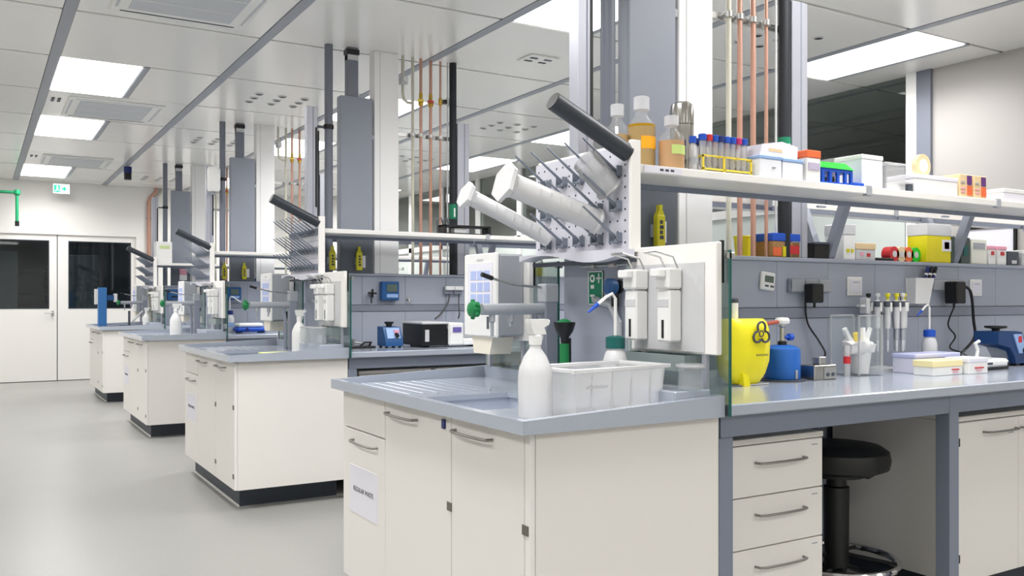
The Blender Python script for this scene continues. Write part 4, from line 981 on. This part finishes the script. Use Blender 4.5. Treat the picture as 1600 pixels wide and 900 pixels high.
# things on the cap of the nearest service wall
ZC = 1.411
ya, yb = Y0 + .745, Y0 + .855
G_CAP = 'things on top of the nearest service wall'
def capbox(label, x0, x1, h, m, lid=None, lm=None, cat='box', name='carton', patch=None, yy=None):
    a, b = yy or (ya, yb); return simple_box(name, label, cat, x0, x1, a, b, ZC, h, m, lid, lm, G_CAP, patch=patch)
M_YTUB = mat('yellow_tub', (228, 214, 20), .4, ns=15, na=.05)
t = T('sharps_tub', 'small yellow tub on the wall cap behind the copper pipes', 'tub', (2.90, Y0 + .85, ZC), 0, G_CAP)
MB().lathe([(0, 0), (.036, 0), (.045, .09), (.042, .09), (.034, .004), (0, .004)], n=20).build('tub', M_YTUB, t); MB().lathe([(.045, .085), (.047, .09), (.045, .094)], n=20).build('rim', M_YTUB, t)
capbox('box of coloured tubes with bright blue lid on the wall cap', 2.965, 3.14, .105, mat('mixed_amber', (170, 130, 80), .5, ns=90, na=.5), .035, M_BBLUE, patch=[(.02, .3, .05, .4, M_ORANGE), (.36, .5, .02, .45, M_YTUB), (.55, .95, .15, .5, M_RED)])
t = T('glass_jar', 'clear glass jar between blue lidded box and black box', 'jar', (3.19, Y0 + .80, ZC), 0, G_CAP)
MB().lathe([(0, 0), (.04, 0), (.04, .085), (.034, .095), (.034, .1)], n=20).build('jar_wall', M_CLEAR2, t); MB().lathe([(.038, .098), (.038, .112), (0, .113)], n=20).build('lid', M_LGREY, t)
capbox('black instrument box on the wall cap left of the strut', 3.235, 3.335, .075, M_BLACK, .012, M_DGREY, 'box', 'instrument_box')
capbox('narrow tall white carton with yellow dots beside the strut', 3.435, 3.515, .165, M_WHITE, .05, M_LGREY, patch=[(.2, .45, .2, .3, M_YTAG), (.6, .8, .2, .3, M_YTAG)])
capbox('low white carton with yellow dots and tan lid on the wall cap', 3.52, 3.66, .08, M_LGREY, .03, M_TAN, patch=[(.2, .35, .25, .45, M_PINK), (.55, .7, .2, .4, M_RED)])
capbox('flat black strip tray on the wall cap', 3.668, 3.80, .014, M_BLACK, None, None, 'tray', 'strip_tray')
for k, (x0, x1, m_, lb) in enumerate(((3.815, 3.875, M_RED, 'dark red spool'), (3.878, 3.925, M_TAN, 'cream spool'), (3.93, 3.985, M_ORANGE, 'orange red spool'), (3.99, 4.04, M_LIME, 'green spool'))):
    t = T('tape_spool', '%s in the row of tape spools on the wall cap' % lb, 'spool', ((x0 + x1) / 2, Y0 + .80, ZC + .037), 0, G_CAP)
    MB().lathe([(.014, -.024), (.037, -.024), (.037, .024), (.014, .024)], n=22, ax='y').build('spool', m_, t); MB().lathe([(.006, -.026), (.016, -.026), (.016, .026), (.006, .026)], n=16, ax='y').build('core', M_LGREY, t)
capbox('bright yellow waste carton with white top on the wall cap', 4.055, 4.255, .195, M_YTUB, .06, M_LGREY, patch=[(.62, .98, .3, .6, M_PAPER), (.7, .9, .36, .54, M_RED)])
capbox('dark green carton between yellow carton and strut', 4.262, 4.285, .135, mat('dark_green_card', (70, 84, 78), .5, ns=30, na=.1))
capbox('dark green carton right of the second visible strut', 4.345, 4.42, .135, mat('dark_green_card', (70, 84, 78), .5), patch=[(.2, .7, .3, .7, M_TEAL)])
capbox('white carton with grey print on the wall cap', 4.43, 4.57, .13, mat('pale_carton', (238, 238, 226), .5, ns=30, na=.02), patch=[(.15, .85, .6, .85, M_MGREY)])
capbox('slim white and pink carton, left of two on the wall cap', 4.59, 4.65, .10, M_WHITE, .02, M_PINK, patch=[(.3, .7, .5, .7, M_RED)])
capbox('slim white and pink carton, right of two on the wall cap', 4.67, 4.75, .10, M_WHITE, .02, M_PINK, patch=[(.3, .7, .5, .7, M_RED)])
capbox('small dark grey device with pale label on the wall cap', 4.76, 4.87, .075, M_DGREY, None, None, 'device', 'small_device', patch=[(.35, .75, .1, .35, M_LGREY)])
capbox('white box with red dots at the right edge of the wall cap', 4.90, 5.05, .085, M_LGREY, .02, M_WHITE, patch=[(.3, .5, .4, .6, M_RED)])

# ---------------------------------------------------------------- things on the nearest reagent shelf
ZS = 1.691
ys0 = Y0 + .42
G_SH = 'things on the nearest reagent shelf'
def media_bottle(x, y, r, h, liq, liqh, label, capm, lab=None):
    t = T('media_bottle', label, 'bottle', (x, y, ZS), 0, 'glass media bottles on the nearest shelf')
    MB().lathe([(0, 0), (r * .95, 0), (r, .006), (r, h * .55), (r * .9, h * .64), (r * .5, h * .74), (r * .42, h * .78), (r * .42, h * .85)], n=28).build('bottle_wall', M_CLEAR2, t)
    MB().lathe([(0, .003), (r * .93, .003), (r * .96, .008), (r * .96, liqh), (0, liqh)], n=28).build('liquid', liq, t)
    MB().lathe([(r * .56, h * .83), (r * .56, h), (r * .5, h * 1.01), (0, h * 1.01)], n=22).build('cap', capm, t)
    if lab: MB().prism([(r * 1.005 * math.sin(a), -r * 1.005 * math.cos(a)) for a in [-.7 + .2 * q for q in range(8)]] + [(r * .98 * math.sin(a), -r * .98 * math.cos(a)) for a in [.7 - .2 * q for q in range(8)]], 'z', h * .28, h * .45).build('bottle_label', lab, t)
    return t
M_CAPC = mat('clear_cap', (238, 238, 242), .2, ns=20, na=.03, alpha=.5)
media_bottle(1.982, 2.56, .044, .235, M_AMBER, .125, 'small media bottle with brown liquid, leftmost on the shelf', M_CAPC)
media_bottle(2.065, 2.525, .052, .265, M_AMBER, .165, 'tall media bottle with golden liquid and orange label', M_CAPC, mat('golden_label', (250, 176, 20), .5, ns=30, na=.04))
media_bottle(2.155, 2.465, .048, .195, M_AMBER2, .105, 'short media bottle with tan liquid beside the golden one', M_CAPC, mat('lime_label', (200, 220, 130), .5, ns=30, na=.04))
t = T('steel_flask', 'brushed steel vacuum flask on the shelf', 'flask', (2.262, 2.53, ZS), 0, G_SH)
MB().lathe([(0, 0), (.042, 0), (.044, .006), (.044, .185)], n=32).build('flask_body', M_STEELB, t); MB().lathe([(.0445, .187), (.0445, .24), (.04, .262), (.03, .27), (0, .272)], n=32).build('cup_lid', M_STEELB, t); MB().lathe([(.0435, .184), (.0435, .188)], n=32).build('joint', M_BLACK, t)
t = T('dropper_bottle', 'slim clear bottle with blue cap before the steel flask', 'bottle', (2.235, 2.44, ZS), 0, G_SH)
MB().lathe([(0, 0), (.018, 0), (.018, .085), (.01, .10), (.01, .108)], n=18).build('bottle_wall', M_CLEARP, t); MB().lathe([(.013, .104), (.013, .128), (0, .13)], n=16).build('cap', M_BBLUE, t); MB().cyl((0, 0, .03), (0, 0, .05), .0185, n=18).build('grey_band', M_MGREY, t)
t = T('tube_rack', 'yellow wire rack for sample tubes on the shelf', 'rack', (2.40, 2.475, ZS), 0, G_SH)
for z in (.012, .06):
    B(-.125, .125, -.045, -.041, z, z + .006).build('rack_bar', M_YRACK, t); B(-.125, .125, .041, .045, z, z + .006).build('rack_bar', M_YRACK, t); B(-.125, .125, -.002, .002, z, z + .005).build('rack_bar', M_YRACK, t)
for x in (-.125, -.045, .045, .119): B(x, x + .006, -.045, .045, .058, .064).build('rack_cross', M_YRACK, t)
for x in (-.125, -.02, .119):
    for y in (-.045, .039): B(x, x + .007, y, y + .006, 0, .064).build('rack_leg', M_YRACK, t)
tubm = MB().lathe([(0, .0), (.004, .001), (.0125, .022), (.0125, .115)], n=14).mesh('tube_wall', M_CLEARP)
caps = {}
seq = [M_BBLUE, M_RED, M_BBLUE, M_NAVY, M_BBLUE, M_BBLUE, M_MAG, M_BBLUE, M_MAG]
k = 0
for r_ in range(2):
    for c_ in range(8):
        m_ = seq[(c_ + r_ * 3) % len(seq)]
        nmx = {'bright_blue': 'blue', 'red_plastic': 'red', 'navy_blue': 'navy', 'magenta_cap': 'magenta'}[m_.name]
        p = T('sample_tube', '%s capped sample tube, %s in the %s row of the yellow rack' % (nmx, ('first', 'second', 'third', 'fourth', 'fifth', 'sixth', 'seventh', 'eighth')[c_], ('front', 'back')[r_]), 'tube', (2.295 + c_ * .03, 2.454 + r_ * .042, ZS + .003 + .010 * ((c_ * 3 + r_) % 3 == 0)), 0, 'sample tubes in the yellow rack')
        inst(tubm, 'tube_wall', (0, 0, 0), p)
        if m_.name not in caps: caps[m_.name] = MB().lathe([(.0155, .108), (.0155, .13), (.013, .132), (0, .132)], n=14).mesh('cap', m_)
        inst(caps[m_.name], 'cap', (0, 0, 0), p)
M_FROST = mat('frosted_drawer', (236, 238, 244), .4, ns=15, na=.02)
simple_box('storage_box', 'white storage box with blue lid seam, left of two on the shelf', 'box', 2.545, 2.665, ys0, ys0 + .17, ZS, .085, M_FROST, .014, M_PBLUE, G_SH, patch=[(.55, .7, .45, .5, M_MGREY)])
simple_box('storage_box', 'white storage box with blue lid seam, right of two on the shelf', 'box', 2.67, 2.785, ys0, ys0 + .17, ZS, .082, M_FROST, .014, M_PBLUE, G_SH)
t = T('tissue_pack', 'folded white tissue pack lying on the two storage boxes', 'tissues', (2.665, ys0 + .09, ZS + .087), .08, G_SH)
MB().prism([(-.115, 0), (.115, 0), (.118, .05), (.02, .062), (-.10, .042)], 'y', -.07, .07).build('pack', M_PAPER, t); B(-.06, .02, -.071, -.069, .018, .03).build('printed_mark', M_TAN, t)
simple_box('orange_lid_box', 'white box with orange lid and purple label on the shelf', 'box', 2.80, 2.88, ys0 - .005, ys0 + .11, ZS, .125, M_WHITE, .03, M_ORANGE, G_SH, patch=[(.1, .9, .38, .6, mat('mauve_label', (190, 180, 205), .5, ns=30, na=.05))])
t = T('tube_cooler', 'blue tube rack with bright green lid on the shelf', 'rack', (2.985, ys0 + .06, ZS), 0, G_SH)
B(-.095, .095, -.06, .06, 0, .008).build('rack_floor', M_BBLUE, t); B(-.095, .095, -.06, .06, .05, .062).build('rack_top', M_BBLUE, t)
for x in (-.09, -.045, 0, .045, .082): B(x, x + .014, -.06, -.05, .008, .05).build('rack_pillar', M_BBLUE, t); B(x, x + .014, .05, .06, .008, .05).build('rack_pillar', M_BBLUE, t)
MB().add([(-.1, -.064, .063), (.1, -.064, .063), (.1, .064, .063), (-.1, .064, .063), (-.08, -.05, .088), (.06, -.05, .09), (.06, .05, .09), (-.08, .05, .088)], [(0, 3, 2, 1), (4, 5, 6, 7), (0, 1, 5, 4), (1, 2, 6, 5), (2, 3, 7, 6), (3, 0, 4, 7)]).build('lid', M_LIME, t)
simple_box('blue_tray', 'flat bright blue tray beside the green lidded rack', 'tray', 3.085, 3.155, ys0, ys0 + .08, ZS, .016, M_BBLUE, group=G_SH)
simple_box('frosted_tub', 'tall frosted white tub on the shelf above the joint', 'tub', 3.165, 3.30, ys0 + .02, ys0 + .16, ZS, .142, M_FROST, .02, M_WHITE, G_SH)
simple_box('frosted_tub', 'lower frosted clear tub right of the tall one', 'tub', 3.31, 3.44, ys0 + .01, ys0 + .14, ZS, .12, M_CLEARP, .015, M_CLEARP, G_SH)
simple_box('small_grey_box', 'tiny dark grey box between frosted tub and white roll', 'box', 3.45, 3.478, ys0, ys0 + .05, ZS, .045, M_DGREY, .012, M_LGREY, G_SH)
simple_box('white_case', 'long low white case under the tape roll on the shelf', 'case', 3.49, 3.80, ys0, ys0 + .14, ZS, .082, M_WHITE, .02, M_PAPER, G_SH)
t = T('tape_roll', 'cream tape roll standing on the white case', 'tape', (3.635, ys0 + .07, ZS + .082), 0, G_SH)
MB().lathe([(.03, -.012), (.052, -.012), (.052, .012), (.03, .012), (.03, -.012)], (0, 0, .052), 32, 'y').build('tape', M_TAN, t)
MB().lathe([(.028, -.013), (.03, -.013), (.03, .013), (.028, .013)], (0, 0, .052), 32, 'y').build('core', M_WHITE, t)
for k, x in enumerate((3.815, 3.925)):
    simple_box('printed_carton', 'tan carton with purple picture, %s of two on the shelf' % ('left', 'right')[k], 'carton', x, x + .10, ys0, ys0 + .12, ZS, .105, M_TAN, group=G_SH, patch=[(.55, .88, .55, .95, M_PURPLE), (.55, .92, .1, .5, M_ORANGE), (.08, .35, .6, .68, M_MGREY), (.08, .4, .35, .4, M_PINK), (.1, .4, .2, .25, M_PINK)])
simple_box('white_bag_box', 'soft white carton at the right edge of the shelf', 'carton', 4.16, 4.55, ys0, ys0 + .18, ZS, .062, M_PAPER, .02, M_WHITE, G_SH)

# ---------------------------------------------------------------- second bench desk
Y1 = BY[1]; YW1 = Y1 + .741
for k in range(3):
    drawer_unit('white drawer unit under the second bench desk, %s from the aisle' % ('first', 'second', 'third')[k], ((2.06, 2.60, 3.22)[k], Y1 + .11, 0), .50, .5, .06, .775, 4)
vortex((2.40, Y1 + .42, Z), 'blue vortex mixer with pale control panel on the second bench', 0, 1.05)
t = T('microplate_reader', 'black and white bench instrument on the second bench desk', 'instrument', (2.56, Y1 + .24, Z))
MB().prism([(0, .012), (.19, .012), (.19, .12), (.165, .155), (0, .155)], 'y', 0, .32).build('dark_housing', M_BLACK, t); B(-.002, .20, -.004, .34, .155, .172, .006).build('top_cover', M_LGREY, t)
B(.02, .05, -.004, 0, .04, .12).build('white_label', M_LGREY, t)
B(.195, .31, -.01, .30, .01, .165, .01).build('control_housing', M_WHITE, t); B(.225, .29, -.014, -.01, .10, .135).build('display', mat('violet_display', (110, 100, 170), .3, ns=40, na=.1), t)
B(.31, .54, .0, .30, .01, .055, .006).build('drawer_base', M_WHITE, t); B(.32, .53, .06, .30, .055, .155, .006).build('rear_housing', M_MGREY, t)
for a in (.03, .48): B(a, a + .04, .04, .26, 0, .012).build('foot', M_BLACK, t)
t = T('wall_thermostat', 'blue control unit with grey display on the second bench wall', 'controller', (2.525, YW1, 1.22), group='blue wall controllers')
B(-.067, .067, -.05, 0, 0, .135, .006).build('case', M_BLUE, t); B(-.03, .05, -.054, -.05, .06, .115, .002).build('display', M_SCREEN, t); B(-.03, .055, -.054, -.05, .02, .045).build('key_strip', M_PBLUE, t)
t = T('water_valve', 'dark cross handled valve on the second bench wall', 'valve', (2.385, YW1, 1.27), group='wall outlet valves')
MB().cyl((0, 0, 0), (0, -.05, 0), .016).build('body', M_STEEL, t); MB().box(-.03, .03, -.06, -.048, -.006, .006).box(-.006, .006, -.06, -.048, -.03, .03).build('cross_handle', M_BLACK, t); MB().tube([(0, -.03, 0), (0, -.035, -.03), (0, -.035, -.07)], .008, 8).build('outlet', M_DGREY, t)
t = T('wall_hook', 'small metal hook on the second bench wall', 'hook', (2.68, YW1, 1.20))
MB().tube([(0, 0, .03), (0, -.02, .03), (.0, -.03, .01), (.01, -.03, 0), (.02, -.03, .012)], .006, 8).build('hook', M_STEEL, t); MB().cyl((0, -.004, .03), (0, 0, .03), .014).build('rose', M_STEEL, t)
t = T('power_socket', 'pair of white flap sockets on the second bench wall', 'socket', (3.04, YW1, 1.265), group='bench power sockets')
for s in (-1, 1): f_ = B(s * .038 - .035, s * .038 + .035, -.03, 0, 0, .06, .005).build('socket_box', M_RAIL, t); B(s * .038 - .036, s * .038 + .036, -.05, -.028, .03, .06, .004).build('socket_lid', M_WHITE, f_)
cable('power_cable', 'black cable from the left flap socket to the instrument', [(3.0, YW1 - .04, 1.27), (2.97, YW1 - .07, 1.2), (2.90, YW1 - .09, 1.12), (2.85, YW1 - .10, 1.085)], .006, group='black cables')
cable('power_cable', 'black cable from the right flap socket to the instrument', [(3.08, YW1 - .04, 1.27), (3.06, YW1 - .07, 1.2), (3.05, YW1 - .1, 1.12), (3.04, YW1 - .1, 1.085)], .005, group='black cables')
t = T('burner_stand', 'dark metal burner stand beside the glass screen of the second bench', 'stand', (2.20, Y1 + .45, Z))
B(-.09, .09, -.06, .06, 0, .012, .003).build('base', M_BLACK, t); MB().cyl((-.05, 0, .012), (-.05, 0, .06), .012).build('burner_tube', M_STEEL, t); MB().tube([(.0, 0, .01), (.03, 0, .035), (.08, 0, .035), (.08, .04, .01)], .007, 8).build('bracket', M_BLACK, t)
cable('gas_hose', 'pale hose running over the second bench desk to the burner stand', [(2.03, Y1 + .62, 1.0), (2.08, Y1 + .56, .96), (2.16, Y1 + .5, .94), (2.25, Y1 + .5, .925), (2.32, Y1 + .56, .912)], .007, M_LGREY)
t = T('sharps_tub', 'yellow tub with clear lid on the wall cap of the second bench', 'tub', (3.83, Y1 + .80, ZC))
MB().lathe([(0, 0), (.045, 0), (.05, .1), (.046, .1), (.043, .004), (0, .004)], n=20).build('tub', M_YTUB, t); MB().lathe([(.05, .1), (.052, .11), (.04, .14), (0, .142)], n=20).build('lid', M_CLEARP, t)
# bench 2 shelf: dark stand and small rack
t = T('shelf_instrument', 'low black instrument rack on the second bench shelf', 'instrument', (3.03, Y1 + .52, 1.69))
B(-.19, .19, -.06, .06, 0, .012).build('base', M_BLACK, t); B(-.19, .19, -.05, .05, .055, .07, .003).build('top_bar', M_BLACK, t)
for x in (-.19, .17): B(x, x + .02, -.05, .05, .012, .07).build('side', M_BLACK, t)
B(-.1, .0, -.03, .03, .012, .05, .004).build('grey_block', M_LGREY, t)
t = T('tube_holder', 'thin dark wire tube holder at the left of the black rack', 'holder', (2.80, Y1 + .50, 1.69))
for x in (0, .045): MB().tube([(x, 0, 0), (x, 0, .10), (x + .03, 0, .12), (x + .045, 0, .06)], .005, 6).build('wire', M_DGREY, t)
B(-.01, .09, -.02, .02, 0, .006).build('base', M_DGREY, t)
# bench 2 sink extras
spray_bottle((1.80, Y1 + .50, .886), .27, 'white spray bottle on the sink worktop of the second bench', .3, True)
t = T('sponge', 'flat lime green sponge cloth on the sink edge of the second bench', 'sponge', (1.56, Y1 + .22, .886))
B(-.09, .09, -.05, .05, 0, .014, .004).build('sponge', mat('lime_sponge', (214, 226, 110), .8, ns=60, na=.1, bump=.3), t); B(-.09, .09, -.05, .05, .014, .018, .002).build('cloth', mat('lime_cloth', (226, 234, 150), .8, ns=60, na=.08), t)
for k in range(2):
    t = T('glass_cylinder_jar', 'clear glass jar under the white panel of the second bench, %s' % ('left one', 'right one')[k], 'jar', (1.80, Y1 + .13 + .17 * (1 - k), .951 if k else .951), group='clear jars at the second sink')
    MB().lathe([(0, .002), (.055, .002), (.055, .10), (.05, .10), (.05, .006), (0, .006)], n=24).build('jar_wall', M_CLEAR2, t); MB().lathe([(.054, .095), (.058, .1), (.054, .105)], n=24).build('rim', M_CLEARP, t)

# ---------------------------------------------------------------- third and farthest bench items
Y2 = BY[2]; Y3 = BY[3]
t = T('wall_thermostat', 'blue control unit on the third bench wall', 'controller', (2.185, Y2 + .741, 1.225), group='blue wall controllers')
B(-.075, .075, -.05, 0, 0, .125, .006).build('case', M_BLUE, t); B(-.03, .05, -.054, -.05, .05, .105, .002).build('display', M_SCREEN, t); B(-.03, .055, -.054, -.05, .015, .038).build('key_strip', M_PBLUE, t)
t = T('wall_thermostat', 'blue control unit on the farthest bench wall', 'controller', (2.175, Y3 + .741, 1.225), group='blue wall controllers')
B(-.065, .065, -.05, 0, 0, .135, .006).build('case', M_BLUE, t); B(-.02, .05, -.054, -.05, .085, .105, .002).build('display', M_SCREEN, t); B(-.02, .055, -.054, -.05, .03, .05).build('key_strip', M_BLACK, t)
t = T('heating_block', 'blue and white low shaker on the third bench desk', 'shaker', (2.29, Y2 + .48, Z))
B(-.15, .15, -.09, .09, .01, .06, .02).build('housing', M_BBLUE, t); B(-.13, .11, -.085, .085, .06, .095, .012).build('white_top', M_WHITE, t)
for x in (-.12, .09): B(x, x + .03, -.08, .08, 0, .012).build('foot', M_BLACK, t)
MB().cyl((-.05, -.095, .035), (-.05, -.088, .035), .015).build('dial', M_NAVY, t)
wash_bottle((2.13, Y2 + .62, Z), 1.1, M_NAVY, 'white wash bottle with dark blue cap on the third bench desk', M_WHITE, 1)
spray_bottle((1.62, Y2 + .60, .886), .30, 'white spray bottle on the sink worktop of the third bench', .1, True)
t = T('blue_tray', 'flat dark blue tray on the wall cap of the third bench', 'tray', (2.30, Y2 + .80, ZC))
MB().openbox(-.12, .12, -.05, .05, 0, .03, .004).build('tray', M_BLUE, t); B(-.1, .1, -.04, .04, .004, .012).build('insert', M_NAVY, t)
t = T('blue_tower', 'tall blue holder with white edge on the farthest sink worktop', 'holder', (1.40, Y3 + 1.28, .886))
B(-.05, .05, -.06, .06, 0, .50, .006).build('tower_body', M_BBLUE if False else mat('tower_blue', (60, 124, 190), .4, ns=10, na=.05), t)
B(-.09, -.05, -.04, .04, .28, .48, .005).build('white_edge', M_WHITE, t); B(.05, .16, -.03, .03, .33, .40, .006).build('blue_arm', M_BLUE, t); B(.14, .18, -.035, .035, .31, .42, .004).build('white_clamp', M_WHITE, t)
spray_bottle((1.80, Y3 + .35, .886), .24, 'white spray bottle on the farthest sink worktop', .1, True)
t = T('glassware_stand', 'dark metal clamp stand on the farthest sink worktop', 'stand', (1.66, Y3 + .62, .886))
B(-.14, .14, -.06, .06, 0, .02, .004).build('base', M_DGREY, t); MB().cyl((-.02, 0, .02), (-.02, 0, .2), .014).build('rod', M_DGREY, t); MB().tube([(-.0, 0, .05), (.08, 0, .13), (.14, 0, .2)], .012, 8).build('glass_arm', M_LGREY, t)
t = T('wall_cabinet', 'small white box with green label above the farthest bench shelf', 'box', (2.03, Y3 + .52, 1.691))
B(-.10, .09, -.09, .09, 0, .27, .004).build('box_body', M_WHITE, t); B(-.06, .06, -.093, -.09, .18, .22).build('green_label', mat('pale_green_label', (206, 222, 160), .5, ns=40, na=.04), t)
t = T('pink_tag', 'pink and white card hung on the duct of the farthest bench', 'card', (2.31, Y3 + .725, 1.48))
B(-.045, .045, -.004, .004, 0, .07).build('white_card', M_WHITE, t); B(-.045, .045, -.005, .004, .07, .15).build('pink_card', M_PINK, t)
t = T('emergency_lamp', 'white oval wall lamp on the post of the third bench', 'lamp', (1.985, Y2 + .66, 2.28))
MB().lathe([(0, 0), (.05, .006), (.062, .03), (.062, .22), (.05, .245), (0, .25)], n=24).build('cover', M_WHITE, t); B(-.02, .02, -.02, .04, -.02, .0).build('mount', M_MGREY, t)
for k, x in enumerate((2.32, 2.40)):
    t = T('wall_pipe', '%s pipe rising beside the doors on the far wall' % ('copper', 'white')[k], 'pipe', (x, YF - .03, 0), group='pipes on the far wall')
    MB().cyl((0, 0, .4), (0, 0, 2.78), .028 if k == 0 else .02, n=12).build('pipe', (M_COPPER, M_BEIGE)[k], t)
    MB().tube([(0, 0, 2.76), (.02, 0, 2.84), (.10, 0, 2.92), (.12, 0, H)], .026 if k == 0 else .018, 10).build('bend', (M_COPPER, M_BEIGE)[k], t)
    for z in (.8, 1.7, 2.5): B(-.035, .035, -.01, .03, z, z + .03).build('clamp', M_MGREY, t)
